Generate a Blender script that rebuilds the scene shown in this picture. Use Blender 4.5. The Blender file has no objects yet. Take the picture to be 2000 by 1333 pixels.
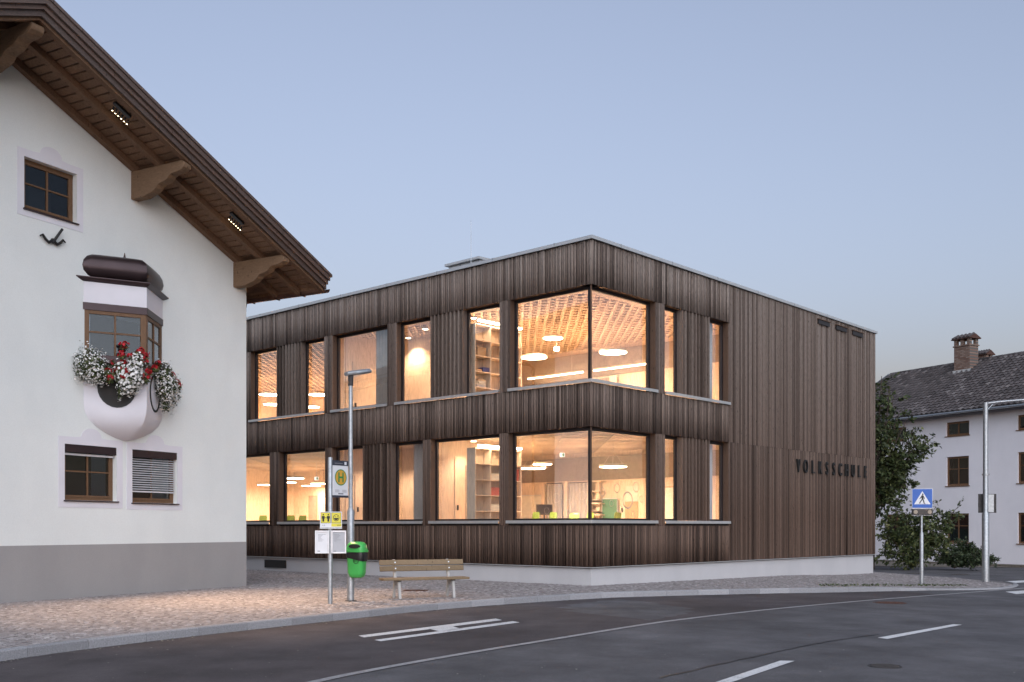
import bpy, math, random
import numpy as np
from mathutils import Matrix, Vector
random.seed(7); rng = np.random.default_rng(7)
sc = bpy.context.scene
col = sc.collection
R = math.radians
# ------------------------------------------------------------------ camera
F, HV, EYE = 2024.0, 1030.0, 1.55          # focal length in photo pixels, horizon row, eye height
cam = bpy.data.objects.new('camera', bpy.data.cameras.new('camera')); col.objects.link(cam)
cam.location = (0, 0, EYE); cam.rotation_euler = (R(90), 0, 0)
cam.data.sensor_width = 36; cam.data.lens = 36*F/2000; cam.data.shift_y = (HV-666.5)/2000
cam.data.clip_end = 3000; sc.camera = cam
# ------------------------------------------------------------------ sky, sun, exposure
w = bpy.data.worlds.new('World'); sc.world = w; w.use_nodes = True
wn = w.node_tree; wn.nodes.clear()
SUN_EL, SUN_AZ = -0.5, 172.0               # sun just set, behind the camera, azimuth clockwise from +Y
sky = wn.nodes.new('ShaderNodeTexSky'); sky.sky_type = 'NISHITA'; sky.sun_disc = False
sky.sun_elevation = R(SUN_EL); sky.sun_rotation = R(SUN_AZ); sky.altitude = 600
sky.air_density = 1.0; sky.dust_density = 0.6; sky.ozone_density = 2.5
hs = wn.nodes.new('ShaderNodeHueSaturation'); hs.inputs['Saturation'].default_value = 0.58
bg = wn.nodes.new('ShaderNodeBackground'); bg.inputs['Strength'].default_value = 0.15
wo = wn.nodes.new('ShaderNodeOutputWorld')
wn.links.new(sky.outputs[0], hs.inputs['Color']); wn.links.new(hs.outputs[0], bg.inputs['Color']); wn.links.new(bg.outputs[0], wo.inputs['Surface'])
sun = bpy.data.objects.new('sun', bpy.data.lights.new('sun', 'SUN')); col.objects.link(sun)
sun.data.energy = 0.31; sun.data.angle = R(80); sun.data.color = (0.96, 0.97, 1.0)
_d = Vector((math.sin(R(SUN_AZ))*math.cos(R(32)), math.cos(R(SUN_AZ))*math.cos(R(32)), math.sin(R(32))))
sun.rotation_euler = _d.to_track_quat('Z', 'Y').to_euler()
sc.view_settings.view_transform = 'Standard'; sc.view_settings.look = 'None'
sc.view_settings.exposure = 3.22; sc.view_settings.gamma = 1.0
sc.cycles.max_bounces = 8; sc.cycles.transparent_max_bounces = 12; sc.cycles.caustics_reflective = False

# ------------------------------------------------------------------ helpers
class MB:
    """collects shapes (in the frame M) and links them as ONE mesh object"""
    def __init__(s, M=None): s.v = []; s.f = []; s.t = []; s.M = M
    def add(s, vs, fs, tone=0.5):
        b = len(s.v)
        for p in vs:
            s.v.append(tuple(s.M @ Vector(p)) if s.M is not None else tuple(p))
        for f in fs: s.f.append(tuple(b+i for i in f)); s.t.append(tone)
        return s
    def box(s, x0, x1, y0, y1, z0, z1, tone=0.5):
        x0, x1 = min(x0, x1), max(x0, x1); y0, y1 = min(y0, y1), max(y0, y1)
        return s.add([(x0,y0,z0),(x1,y0,z0),(x1,y1,z0),(x0,y1,z0),(x0,y0,z1),(x1,y0,z1),(x1,y1,z1),(x0,y1,z1)],
              [(0,3,2,1),(4,5,6,7),(0,1,5,4),(1,2,6,5),(2,3,7,6),(3,0,4,7)], tone)
    def loft(s, rings, closed=True, cap=True, tone=0.5):
        n = len(rings[0]); vs = [p for r in rings for p in r]; fs = []
        for i in range(len(rings)-1):
            for j in range(n if closed else n-1):
                k = (j+1) % n
                fs.append((i*n+j, i*n+k, (i+1)*n+k, (i+1)*n+j))
        if cap: fs.append(tuple(reversed(range(n)))); fs.append(tuple((len(rings)-1)*n+j for j in range(n)))
        return s.add(vs, fs, tone)
    def prism(s, poly, a, b, axis='y', tone=0.5):
        def p3(p, q): return {'x': (q, p[0], p[1]), 'y': (p[0], q, p[1]), 'z': (p[0], p[1], q)}[axis]
        return s.loft([[p3(p, a) for p in poly], [p3(p, b) for p in poly]], tone=tone)
    def tube(s, pts, r, n=10, tone=0.5, cap=True):
        pts = [Vector(p) for p in pts]; rr = r if isinstance(r, (list, tuple)) else [r]*len(pts)
        rings = []; up = Vector((0, 0, 1))
        for i, p in enumerate(pts):
            d = (pts[min(i+1, len(pts)-1)]-pts[max(i-1, 0)]).normalized()
            a = d.cross(up if abs(d.z) < 0.95 else Vector((1, 0, 0))).normalized(); b = d.cross(a)
            rings.append([tuple(p+(a*math.cos(q)+b*math.sin(q))*rr[i]) for q in [2*math.pi*k/n for k in range(n)]])
        return s.loft(rings, cap=cap, tone=tone)
    def lathe(s, prof, n=20, c=(0, 0, 0), tone=0.5):
        return s.loft([[(c[0]+r*math.cos(2*math.pi*k/n), c[1]+r*math.sin(2*math.pi*k/n), c[2]+z) for k in range(n)] for r, z in prof], tone=tone)
    def build(s, name, mat, parent=None, smooth=False, bevel=0, kind=None):
        me = bpy.data.meshes.new(name); me.from_pydata(s.v, [], s.f)
        at = me.attributes.new('tone', 'FLOAT', 'FACE'); at.data.foreach_set('value', s.t)
        me.materials.append(MT[mat] if isinstance(mat, str) else mat)
        if smooth: me.polygons.foreach_set('use_smooth', [True]*len(me.polygons)); me.set_sharp_from_angle(angle=R(smooth if smooth is not True else 45))
        o = bpy.data.objects.new(name, me); col.objects.link(o); o.parent = parent
        if bevel:
            b = o.modifiers.new('bevel', 'BEVEL'); b.width = bevel; b.segments = 2; b.limit_method = 'ANGLE'
        if kind: o['kind'] = kind
        return o
def npmesh(name, V, Fc, tones, mat, parent=None, kind=None, smooth=False):
    V = np.asarray(V, np.float32); Fc = np.asarray(Fc, np.int32); k = Fc.shape[1]; n = len(Fc)
    me = bpy.data.meshes.new(name); me.vertices.add(len(V)); me.vertices.foreach_set('co', V.ravel())
    me.loops.add(n*k); me.loops.foreach_set('vertex_index', Fc.ravel())
    me.polygons.add(n); me.polygons.foreach_set('loop_start', np.arange(0, n*k, k, dtype=np.int32))
    me.update(calc_edges=True)
    at = me.attributes.new('tone', 'FLOAT', 'FACE'); at.data.foreach_set('value', np.asarray(tones, np.float32))
    if smooth: me.polygons.foreach_set('use_smooth', np.ones(n, bool))
    me.materials.append(MT[mat]); o = bpy.data.objects.new(name, me); col.objects.link(o); o.parent = parent
    if kind: o['kind'] = kind
    return o
def empty(name, loc, rz=0):
    o = bpy.data.objects.new(name, None); col.objects.link(o); o.location = loc; o.rotation_euler = (0, 0, rz); o.empty_display_size = .2
    return o
def tag(o, label, cat, group=None):
    o['label'] = label; o['category'] = cat
    if group: o['group'] = group
    return o
def pieces(name, V, Fc, mats, tones, mat, parent, W, limit=300, size=None):
    """alike pieces: those that show largest as objects sharing mesh data, the rest joined. W = parent's world matrix"""
    V = np.asarray(V, float); Fc = np.asarray(Fc); M = np.asarray(mats, float); tones = np.asarray(tones, float)
    Wm = np.array(W)
    cen = (M @ np.append(V.mean(0), 1)) @ Wm.T
    u = 1000+F*cen[:, 0]/np.maximum(cen[:, 1], .1); v = HV-F*(cen[:, 2]-EYE)/np.maximum(cen[:, 1], .1)
    area = (np.ones(len(M)) if size is None else np.asarray(size))/np.maximum(cen[:, 1], .1)**2
    area[(u < 0) | (u > 2000) | (v < 0) | (v > 1333) | (cen[:, 1] < 1)] *= 0
    order = np.argsort(-area); own = [i for i in order[:limit] if area[i] > 0]; rest = np.setdiff1d(np.arange(len(M)), own)
    var = []
    for k in range(8):
        me = bpy.data.meshes.new(name); me.from_pydata(V.tolist(), [], Fc.tolist())
        at = me.attributes.new('tone', 'FLOAT', 'FACE'); at.data.foreach_set('value', [(k+.5)/8]*len(Fc)); me.materials.append(MT[mat]); var.append(me)
    for i in own:
        o = bpy.data.objects.new(name, var[min(7, int(tones[i]*8))]); col.objects.link(o); o.parent = parent
        o.matrix_local = Matrix(M[i].tolist())
    if len(rest):
        Vh = np.c_[V, np.ones(len(V))]; A = np.einsum('nij,vj->nvi', M[rest], Vh)[:, :, :3].reshape(-1, 3)
        Fa = (Fc[None]+(np.arange(len(rest))*len(V))[:, None, None]).reshape(-1, Fc.shape[1])
        npmesh(name, A, Fa, np.repeat(tones[rest], len(Fc)), mat, parent, 'stuff')
UB = ([(0,0,0),(1,0,0),(1,1,0),(0,1,0),(0,0,1),(1,0,1),(1,1,1),(0,1,1)], [(0,3,2,1),(4,5,6,7),(0,1,5,4),(1,2,6,5),(2,3,7,6),(3,0,4,7)])
def bm4(x0, x1, y0, y1, z0, z1): return [[x1-x0,0,0,x0],[0,y1-y0,0,y0],[0,0,z1-z0,z0],[0,0,0,1]]
def text_mb(txt, size, depth):
    cu = bpy.data.curves.new('t', 'FONT'); cu.body = txt; cu.size = size; cu.extrude = depth; cu.align_x = 'CENTER'; cu.resolution_u = 4
    o = bpy.data.objects.new('t', cu); col.objects.link(o); dg = bpy.context.evaluated_depsgraph_get(); dg.update()
    me = bpy.data.meshes.new_from_object(o.evaluated_get(dg)); V = [tuple(v.co) for v in me.vertices]; Fs = [tuple(p.vertices) for p in me.polygons]
    bpy.data.objects.remove(o); bpy.data.curves.remove(cu); bpy.data.meshes.remove(me); return V, Fs
# ground heights: flat on the left, falling gently to the right
def g(x): return -0.014*min(max(x-2.5, 0), 28)
def sst(a): a = min(max(a, 0), 1); return a*a*(3-2*a)
def swz(x): return g(x)-0.09*sst((x-9)/4)
def rdz(x): return g(x)-0.13
def GP(u, v, zf):
    z = 0.0
    for _ in range(8): Y = (EYE-z)*F/(v-HV); X = (u-1000)/F*Y; z = zf(X)
    return Vector((X, Y, z))

# ------------------------------------------------------------------ materials
MT = {}
def mat(name, build):
    m = bpy.data.materials.new(name); m.use_nodes = True; nt = m.node_tree; b = nt.nodes['Principled BSDF']
    build(nt, b); MT[name] = m; return m
def nd(nt, t, **kw):
    n = nt.nodes.new('ShaderNode'+t)
    for k, v in kw.items():
        if k in n.inputs: n.inputs[k].default_value = v
        else: setattr(n, k, v)
    return n
def pos(nt, scale, off_tone=0):
    ge = nd(nt, 'NewGeometry'); mp = nd(nt, 'Mapping'); mp.inputs['Scale'].default_value = scale
    nt.links.new(ge.outputs['Position'], mp.inputs['Vector'])
    if off_tone:
        at = nd(nt, 'Attribute', attribute_name='tone'); mu = nd(nt, 'Math', operation='MULTIPLY'); mu.inputs[1].default_value = off_tone
        nt.links.new(at.outputs['Fac'], mu.inputs[0]); nt.links.new(mu.outputs[0], mp.inputs['Location'])
    return mp.outputs[0]
def ramp(nt, fac, stops):
    r = nd(nt, 'ValToRGB'); e = r.color_ramp.elements
    while len(e) < len(stops): e.new(.5)
    for i, (p, c) in enumerate(stops): e[i].position = p; e[i].color = (*c, 1)
    nt.links.new(fac, r.inputs[0]); return r.outputs[0]
def mixc(nt, a, b, fac, mode='MIX'):
    m = nd(nt, 'Mix', data_type='RGBA', blend_type=mode)
    for s, x in ((m.inputs[6], a), (m.inputs[7], b)):
        if isinstance(x, tuple): s.default_value = (*x, 1)
        else: nt.links.new(x, s)
    if isinstance(fac, (int, float)): m.inputs[0].default_value = fac
    else: nt.links.new(fac, m.inputs[0])
    return m.outputs[2]
def bump(nt, b, h, strength, dist=.01):
    n = nd(nt, 'Bump', Strength=strength, Distance=dist); nt.links.new(h, n.inputs['Height']); nt.links.new(n.outputs[0], b.inputs['Normal'])
def noise(nt, vec, scale=1, detail=4, rough=.6):
    n = nd(nt, 'TexNoise', Scale=scale, Detail=detail, Roughness=rough); nt.links.new(vec, n.inputs['Vector']); return n.outputs['Fac']
def plain(name, c, rough=.6, metal=0, var=.12, sc_=6, bmp=.1):
    def f(nt, b):
        n = noise(nt, pos(nt, (1, 1, 1)), sc_, 5)
        cc = ramp(nt, n, [(.3, tuple(x*(1-var) for x in c)), (.7, tuple(min(1, x*(1+var)) for x in c))])
        nt.links.new(cc, b.inputs['Base Color']); b.inputs['Roughness'].default_value = rough; b.inputs['Metallic'].default_value = metal
        if bmp: bump(nt, b, noise(nt, pos(nt, (1, 1, 1)), 60, 3), bmp, .004)
    return mat(name, f)
def wood(name, dark, light, grain=(40, 40, 2.2), tone_w=.55, rough=.75, knots=True, weather=None, spec=.2):
    """boards: tone of the single board, long grain, knots; weather = (z0, z1, grey) for silvering of exposed boards"""
    def f(nt, b):
        at = nd(nt, 'Attribute', attribute_name='tone')
        gr = noise(nt, pos(nt, grain, 37.0), 1, 5, .65)
        fine = noise(nt, pos(nt, tuple(x*3.2 for x in grain), 11.0), 1, 3, .6)
        ad = nd(nt, 'Math', operation='MULTIPLY_ADD'); nt.links.new(gr, ad.inputs[0]); ad.inputs[1].default_value = 1-tone_w
        mu = nd(nt, 'Math', operation='MULTIPLY'); nt.links.new(at.outputs['Fac'], mu.inputs[0]); mu.inputs[1].default_value = tone_w
        nt.links.new(mu.outputs[0], ad.inputs[2])
        c = ramp(nt, ad.outputs[0], [(.15, dark), (.8, light)])
        if weather:
            z0, z1, grey, amt = weather
            ge = nd(nt, 'NewGeometry'); sp = nd(nt, 'SeparateXYZ'); nt.links.new(ge.outputs['Position'], sp.inputs[0])
            mr = nd(nt, 'MapRange'); nt.links.new(sp.outputs['Z'], mr.inputs['Value'])
            mr.inputs['From Min'].default_value = z0; mr.inputs['From Max'].default_value = z1; mr.inputs['To Min'].default_value = .12
            ml = nd(nt, 'Math', operation='MULTIPLY'); nt.links.new(mr.outputs[0], ml.inputs[0])
            rr = ramp(nt, ad.outputs[0], [(.2, (.25,)*3), (.75, (amt,)*3)]); nt.links.new(rr, ml.inputs[1])
            gc = ramp(nt, fine, [(.3, tuple(x*.6 for x in grey)), (.7, grey)])
            c = mixc(nt, c, gc, ml.outputs[0])
        c = mixc(nt, c, ramp(nt, fine, [(.3, (.72,)*3), (.6, (1.08,)*3)]), .8, 'MULTIPLY')
        if knots:
            vo = nd(nt, 'TexVoronoi', Scale=1.0); nt.links.new(pos(nt, (9, 9, 3.0), 23.0), vo.inputs['Vector'])
            kn = ramp(nt, vo.outputs['Distance'], [(.07, (.3,)*3), (.15, (1,)*3)])
            c = mixc(nt, c, kn, .85, 'MULTIPLY')
        nt.links.new(c, b.inputs['Base Color']); b.inputs['Roughness'].default_value = rough; b.inputs['Specular IOR Level'].default_value = spec
        bump(nt, b, fine, .35, .004)
    return mat(name, f)
def toned(name, stops, rough=.8, nscale=25, bmp=.3, namt=.35, spec=.3):
    def f(nt, b):
        at = nd(nt, 'Attribute', attribute_name='tone'); c = ramp(nt, at.outputs['Fac'], stops)
        n = noise(nt, pos(nt, (1, 1, 1)), nscale, 5, .7)
        c = mixc(nt, c, ramp(nt, n, [(.3, (.6,)*3), (.7, (1.25,)*3)]), namt, 'MULTIPLY')
        nt.links.new(c, b.inputs['Base Color']); b.inputs['Roughness'].default_value = rough; b.inputs['Specular IOR Level'].default_value = spec
        if bmp: bump(nt, b, n, bmp, .01)
    return mat(name, f)
def emit(name, c, s):
    def f(nt, b):
        b.inputs['Base Color'].default_value = (*c, 1); b.inputs['Emission Color'].default_value = (*c, 1); b.inputs['Emission Strength'].default_value = s
    return mat(name, f)
def glass(name, ior=1.6, tint=(1, 1, 1)):
    m = bpy.data.materials.new(name); m.use_nodes = True; nt = m.node_tree; nt.nodes.clear()
    fr = nd(nt, 'Fresnel'); ge = nd(nt, 'NewGeometry'); mr = nd(nt, 'MapRange'); nt.links.new(ge.outputs['Backfacing'], mr.inputs['Value'])
    mr.inputs['To Min'].default_value = ior; mr.inputs['To Max'].default_value = 1/ior; nt.links.new(mr.outputs[0], fr.inputs['IOR']); tr = nd(nt, 'BsdfTransparent'); tr.inputs[0].default_value = (*tint, 1)
    gl = nd(nt, 'BsdfGlossy', Roughness=0.0); gl.inputs[0].default_value = (1, 1, 1, 1); mx = nd(nt, 'MixShader'); out = nd(nt, 'OutputMaterial')
    nt.links.new(fr.outputs[0], mx.inputs[0]); nt.links.new(tr.outputs[0], mx.inputs[1]); nt.links.new(gl.outputs[0], mx.inputs[2]); nt.links.new(mx.outputs[0], out.inputs[0])
    MT[name] = m
def asphalt(name, c, speck):
    def f(nt, b):
        big = noise(nt, pos(nt, (1, 1, 1)), .35, 5, .6); mid = noise(nt, pos(nt, (1, .8, 1)), 1.1, 5, .7); fine = noise(nt, pos(nt, (1, 1, 1)), 90, 2, .8)
        cc = ramp(nt, big, [(.3, tuple(x*.68 for x in c)), (.7, tuple(x*1.3 for x in c))])
        cc = mixc(nt, cc, ramp(nt, mid, [(.35, (.75,)*3), (.65, (1.18,)*3)]), .8, 'MULTIPLY')
        cc = mixc(nt, cc, ramp(nt, fine, [(.3, (.6,)*3), (.62, (1.05,)*3), (.75, (speck,)*3)]), .8, 'MULTIPLY')
        nt.links.new(cc, b.inputs['Base Color']); b.inputs['Roughness'].default_value = .9; b.inputs['Specular IOR Level'].default_value = .18
        bump(nt, b, fine, .6, .008)
    return mat(name, f)
wood('larch_board', (.034, .020, .0145), (.150, .092, .066), tone_w=.66, weather=(2.0, 9.2, (.31, .262, .232), .92))
wood('larch_reveal', (.06, .036, .026), (.16, .10, .07))
wood('interior_wood', (.66, .51, .37), (.80, .66, .51), grain=(9, 9, 1.2), tone_w=.4, rough=.5, knots=False)
wood('ceiling_wood', (.66, .50, .36), (.80, .65, .50), grain=(8, 8, 8), tone_w=.5, rough=.6, knots=False)
wood('soffit_wood', (.135, .078, .048), (.28, .172, .108), grain=(10, 10, 10), rough=.7)
wood('beam_wood', (.10, .062, .038), (.27, .175, .11), grain=(5, 5, 30), rough=.75)
wood('barge_wood', (.03, .017, .013), (.13, .075, .055), grain=(7, 7, 30), rough=.6, weather=(6, 13, (.40, .38, .38), .22))
wood('window_wood', (.095, .05, .027), (.21, .12, .068), grain=(30, 30, 5), rough=.5, knots=False)
wood('bench_wood', (.13, .095, .058), (.30, .22, .14), grain=(14, 14, 70), rough=.8)
plain('ply_grey', (.33, .27, .21), .6)
plain('gap_dark', (.02, .015, .013), .9)
plain('dark_metal', (.035, .028, .028), .4, .4, .1)
plain('brown_metal', (.05, .033, .036), .38, .6, .12, 3, .05)
plain('sill_metal', (.62, .62, .62), .35, .6, .06)
plain('galvanised', (.36, .38, .40), .42, .75, .18, 14)
plain('light_metal', (.62, .64, .67), .35, .5, .08)
plain('copper', (.16, .085, .06), .4, .7, .2)
plain('concrete', (.42, .41, .40), .85, 0, .12, 4)

def plaster(name, c, rough=.92, dirt=.10):
    def f(nt, b):
        a = noise(nt, pos(nt, (1, 1, 1)), .7, 5); st = noise(nt, pos(nt, (1.0, 1.0, .35)), 1.1, 3, .5); fi = noise(nt, pos(nt, (1, 1, 1)), 38, 4, .7)
        cc = ramp(nt, a, [(.3, tuple(x*.94 for x in c)), (.7, c)])
        cc = mixc(nt, cc, ramp(nt, st, [(.38, (1-dirt, 1-dirt*.95, 1-dirt*.85)), (.55, (1, 1, 1))]), .8, 'MULTIPLY')
        cc = mixc(nt, cc, ramp(nt, fi, [(.3, (.94,)*3), (.65, (1.02,)*3)]), .8, 'MULTIPLY')
        nt.links.new(cc, b.inputs['Base Color']); b.inputs['Roughness'].default_value = rough; bump(nt, b, fi, .35, .008)
    return mat(name, f)
plaster('house_plaster', (.76, .79, .78), dirt=.035)
plain('trim_plaster', (.68, .67, .72), .92, 0, .04, 1.5, .2)
plaster('grey_plaster', (.33, .32, .32), dirt=.07)
plaster('plinth_render', (.54, .535, .55), dirt=.06)
plaster('white_plaster', (.82, .80, .84), dirt=.04)
plain('white_paint', (.74, .74, .74), .6, 0, .10, 9, .2)
plain('green_plastic', (.06, .42, .09), .32, 0, .05, 3, .03)
plain('black_plastic', (.012, .012, .014), .3, 0, .1, 10, .5)
plain('black_paint', (.012, .012, .012), .6, 0, .1)
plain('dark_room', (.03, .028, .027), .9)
plain('chair_green', (.17, .28, .045), .4, 0, .04)
plain('table_grey', (.45, .43, .40), .5)
plain('curtain_grey', (.40, .36, .32), .95, 0, .15, 2)
plain('curtain_white', (.55, .54, .53), .95, 0, .08, 2)
plain('blind_white', (.62, .62, .64), .5, 0, .05)
plain('yellow_sign', (.70, .62, .06), .5, 0, .04)
plain('sign_white', (.70, .71, .74), .45, 0, .03)
plain('sign_green', (.02, .22, .06), .5, 0, .03)
plain('sign_amber', (.62, .33, .04), .5, 0, .03)
plain('sign_navy', (.035, .04, .06), .45, 0, .03)
plain('sign_blue', (.012, .10, .42), .4, 0, .04)
plain('print_grey', (.20, .20, .22), .6, 0, .2, 30)
plain('paper_grey', (.42, .43, .46), .5, 0, .05)
plain('board_green', (.06, .20, .12), .6)
plain('whiteboard', (.66, .62, .52), .4)
plain('box_blue', (.03, .05, .25), .6)
plain('box_red', (.45, .07, .05), .6)
plain('box_card', (.45, .30, .17), .7)
plain('rust_iron', (.09, .045, .035), .8, .3, .3, 12)
plain('grate_iron', (.06, .055, .055), .7, .4, .3, 12)
plain('tar', (.018, .016, .016), .5)
plain('mortar', (.13, .12, .12), .95, 0, .2, 20)
plain('bed_soil', (.13, .11, .09), .95, 0, .3, 8)
plain('ground_grass', (.05, .07, .03), .95, 0, .3, 2)
plain('bark', (.06, .045, .035), .9, 0, .3, 12)
plain('stem_green', (.05, .07, .025), .8, 0, .2, 20)
plain('roof_sheet', (.2, .2, .2), .8)
toned('sett_stone', [(0, (.13, .115, .115)), (.5, (.265, .24, .24)), (1, (.44, .42, .42))], .75, 60, .4)
toned('kerb_granite', [(0, (.27, .27, .285)), (1, (.36, .36, .38))], .75, 55, .5, .9)
toned('leaf', [(0, (.020, .032, .013)), (.5, (.058, .078, .028)), (1, (.14, .15, .055))], .55, 8, 0, .2)
toned('needle', [(0, (.014, .024, .013)), (1, (.05, .07, .03))], .6, 8, 0, .2)
toned('petal_white', [(0, (.55, .55, .52)), (1, (.80, .80, .80))], .7, 40, 0, .1)
toned('petal_red', [(0, (.22, .008, .012)), (1, (.48, .02, .03))], .6, 40, 0, .2)
toned('roof_tile', [(0, (.042, .037, .038)), (.7, (.095, .083, .085)), (1, (.16, .145, .145))], .8, 20, .3, .4)
toned('grit', [(0, (.1, .09, .06)), (1, (.6, .58, .5))], .9, 20, 0)
def wornpaint(name, c, under, lo, hi):
    def f(nt, b):
        n1 = noise(nt, pos(nt, (1, 1, 1)), 3.5, 6, .75); n2 = noise(nt, pos(nt, (1, 1, 1)), 45, 3, .7)
        fac = nd(nt, 'Math', operation='MULTIPLY_ADD'); nt.links.new(n1, fac.inputs[0]); fac.inputs[1].default_value = .6; nt.links.new(n2, fac.inputs[2])
        m = ramp(nt, fac.outputs[0], [(lo, (0, 0, 0)), (hi, (1, 1, 1))]); nt.links.new(mixc(nt, under, c, m), b.inputs['Base Color']); b.inputs['Roughness'].default_value = .8
        bump(nt, b, n2, .3, .004)
    return mat(name, f)
wornpaint('road_paint', (.66, .66, .67), (.20, .19, .20), .55, .78); wornpaint('faded_paint', (.36, .35, .36), (.13, .125, .13), .5, .9)
asphalt('asphalt_road', (.118, .114, .122), 2.0); asphalt('asphalt_bay', (.092, .080, .084), 1.8)
def brickf(nt, b):
    tc = nd(nt, 'TexCoord'); br = nd(nt, 'TexBrick', Scale=1.0); mp = nd(nt, 'Mapping'); mp.inputs['Rotation'].default_value = (R(90), 0, 0); nt.links.new(tc.outputs['Object'], mp.inputs[0]); nt.links.new(mp.outputs[0], br.inputs['Vector'])
    br.inputs['Color1'].default_value = (.28, .2, .16, 1); br.inputs['Color2'].default_value = (.16, .08, .055, 1); br.inputs['Mortar'].default_value = (.10, .09, .085, 1)
    br.inputs['Brick Width'].default_value = .26; br.inputs['Row Height'].default_value = .085; br.inputs['Mortar Size'].default_value = .012
    nt.links.new(br.outputs['Color'], b.inputs['Base Color']); b.inputs['Roughness'].default_value = .9; bump(nt, b, br.outputs['Fac'], -.6, .02)
mat('chimney_brick', brickf)
LAMPC = (1.0, .69, .48)
emit('lamp_glow', (1.0, .80, .56), 3.2); emit('tube_glow', (1.0, .80, .56), 4.5); emit('led_glow', (1.0, .80, .50), 2.0); emit('exit_glow', (.9, 1.0, .9), .14)
glass('window_glass', 2.15); glass('house_glass', 1.38, (.75, .8, .85))

# ------------------------------------------------------------------ frames of the three buildings
CA = math.atan2(.740, .672); C0 = Vector((2.09, 27.28, 0))                 # school: local x = along right front, y = along left front
H0 = Vector((-7.0, 27.3, 0)); HA = math.atan2(-.875, -.484)                 # left house: x = along gable wall towards camera, y = out of it
R0 = Vector((25.69, 52.0, 0)); RA = math.atan2(.879, -.4776)                # right house: x = along front away, y = out of it
def fr(o, a): return Matrix.Translation(o) @ Matrix.Rotation(a, 4, 'Z')
WS, WH, WR = fr(C0, CA), fr(H0, HA), fr(R0, RA)
def SL(t, s, z): return WS @ Vector((t, s, z))

# ================================================================== GROUND
def sheet(name, poly, zf, m, dz=0, step=None, kind='structure', tonev=.5):
    """flat polygon lying on a height function of x"""
    mb = MB(); mb.add([(p[0], p[1], zf(p[0])+dz) for p in poly], [tuple(range(len(poly)))], tonev); o = mb.build(name, m)
    if kind: o['kind'] = kind
    return o
def strip(name, L, Rr, zf, m, dz, kind='structure', parent=None):
    mb = MB(); vs = []; fs = []
    for a, b in zip(L, Rr): vs += [(a[0], a[1], zf(a[0])+dz), (b[0], b[1], zf(b[0])+dz)]
    for i in range(len(L)-1): fs.append((2*i, 2*i+1, 2*i+3, 2*i+2))
    mb.add(vs, fs); o = mb.build(name, m, parent)
    if kind and not parent: o['kind'] = kind
    return o
xs = [-900, -300, -60, 2.5, 6, 9, 10, 11, 12, 13, 20, 30.5, 80, 300, 900]
strip('ground', [(x, -900) for x in xs], [(x, 1800) for x in xs], rdz, 'ground_grass', -.06)
xr = [-70, -20, 2.5, 6, 9, 12, 16, 20, 30.5, 70]
strip('road', [(x, -30) for x in xr], [(x, 75) for x in xr], rdz, 'asphalt_road', 0)
def resample(P, step):
    P = [Vector(p).to_2d() for p in P]; out = [P[0]]; acc = 0
    for a, b in zip(P, P[1:]):
        L = (b-a).length; d = step-acc
        while d < L: out.append(a+(b-a)*(d/L)); d += step
        acc = (acc+L) % step
    if (out[-1]-P[-1]).length > step*.3: out.append(P[-1])
    return out
def smooth2(P, it=3):
    P = [Vector(p).to_2d() for p in P]
    for _ in range(it):
        Q = [P[0]]
        for a, b in zip(P, P[1:]): Q += [a*.75+b*.25, a*.25+b*.75]
        Q.append(P[-1]); P = Q
    return P
kp = [(-350, 1330), (0, 1270), (350, 1229.5), (700, 1194.5), (810, 1183), (950, 1171.7), (1160, 1158.7), (1300, 1154.5), (1510, 1150), (1640, 1148.5), (1800, 1149.5), (1900, 1150.5), (1965, 1149), (1993, 1143), (1985, 1138), (1962, 1135.2)]
kerbpath = smooth2([GP(u, v, swz) for u, v in kp], 2)
kp2 = [(1962, 1135.2), (1900, 1131), (1825, 1126.5), (1709, 1117.7)]
back = [GP(u, v, swz).to_2d() for u, v in kp2]
# kerb stones
kb = resample(kerbpath, 1.0)
kerb_root = None
mbk = MB()
def offs(P, d):
    out = []
    for i, p in enumerate(P):
        t = (P[min(i+1, len(P)-1)]-P[max(i-1, 0)]).normalized(); out.append(p+Vector((-t.y, t.x))*d)
    return out
kin = offs(kb, .14)                                        # left of travel = pavement side
kbi = offs(kb, .035); vs = []; fs = []
for a, b in zip(kbi, kin): vs += [(a.x, a.y, rdz(a.x)-.05), (b.x, b.y, rdz(b.x)-.05), (b.x, b.y, swz(b.x)-.03), (a.x, a.y, swz(a.x)-.03)]
for i in range(len(kb)-1):
    for j in range(4): fs.append((4*i+j, 4*i+4+j, 4*i+4+(j+1) % 4, 4*i+(j+1) % 4))
mbk.add(vs, fs); kerb_root = mbk.build('kerb', 'mortar'); kerb_root['kind'] = 'structure'
for i in range(len(kb)-1):
    a, b, c, d = kb[i], kb[i+1], kin[i+1], kin[i]; t = (b-a).normalized()*.004; q = Vector((t.y, -t.x))
    a, b, c, d = a+t+q, b-t+q, c-t, d+t
    zt = [swz(p.x)+.006 for p in (a, b, c, d)]; zb = rdz(a.x)-.04; ch = .018; inn = (c-b).normalized()
    mb = MB(); rings = []
    for p, qv, z1, z2 in ((a, d, zt[0], zt[3]), (b, c, zt[1], zt[2])):
        rings.append([(p.x, p.y, zb), (p.x+inn.x*.012, p.y+inn.y*.012, z1-ch), (p.x+inn.x*(.012+ch), p.y+inn.y*(.012+ch), z1), (qv.x, qv.y, z2), (qv.x, qv.y, zb)])
    mb.loft(rings, tone=random.random()); mb.build('kerb_stone', 'kerb_granite', kerb_root)
# pavement bed (mortar) under the setts
far = [(14.6, 42.5), (14.6, 60), (-60, 60), (-60, 2)]
bed = [tuple(p) for p in kin]+[tuple(p) for p in back]+far
pav = sheet('pavement', bed, lambda x: swz(x), 'mortar', -.016)
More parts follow.
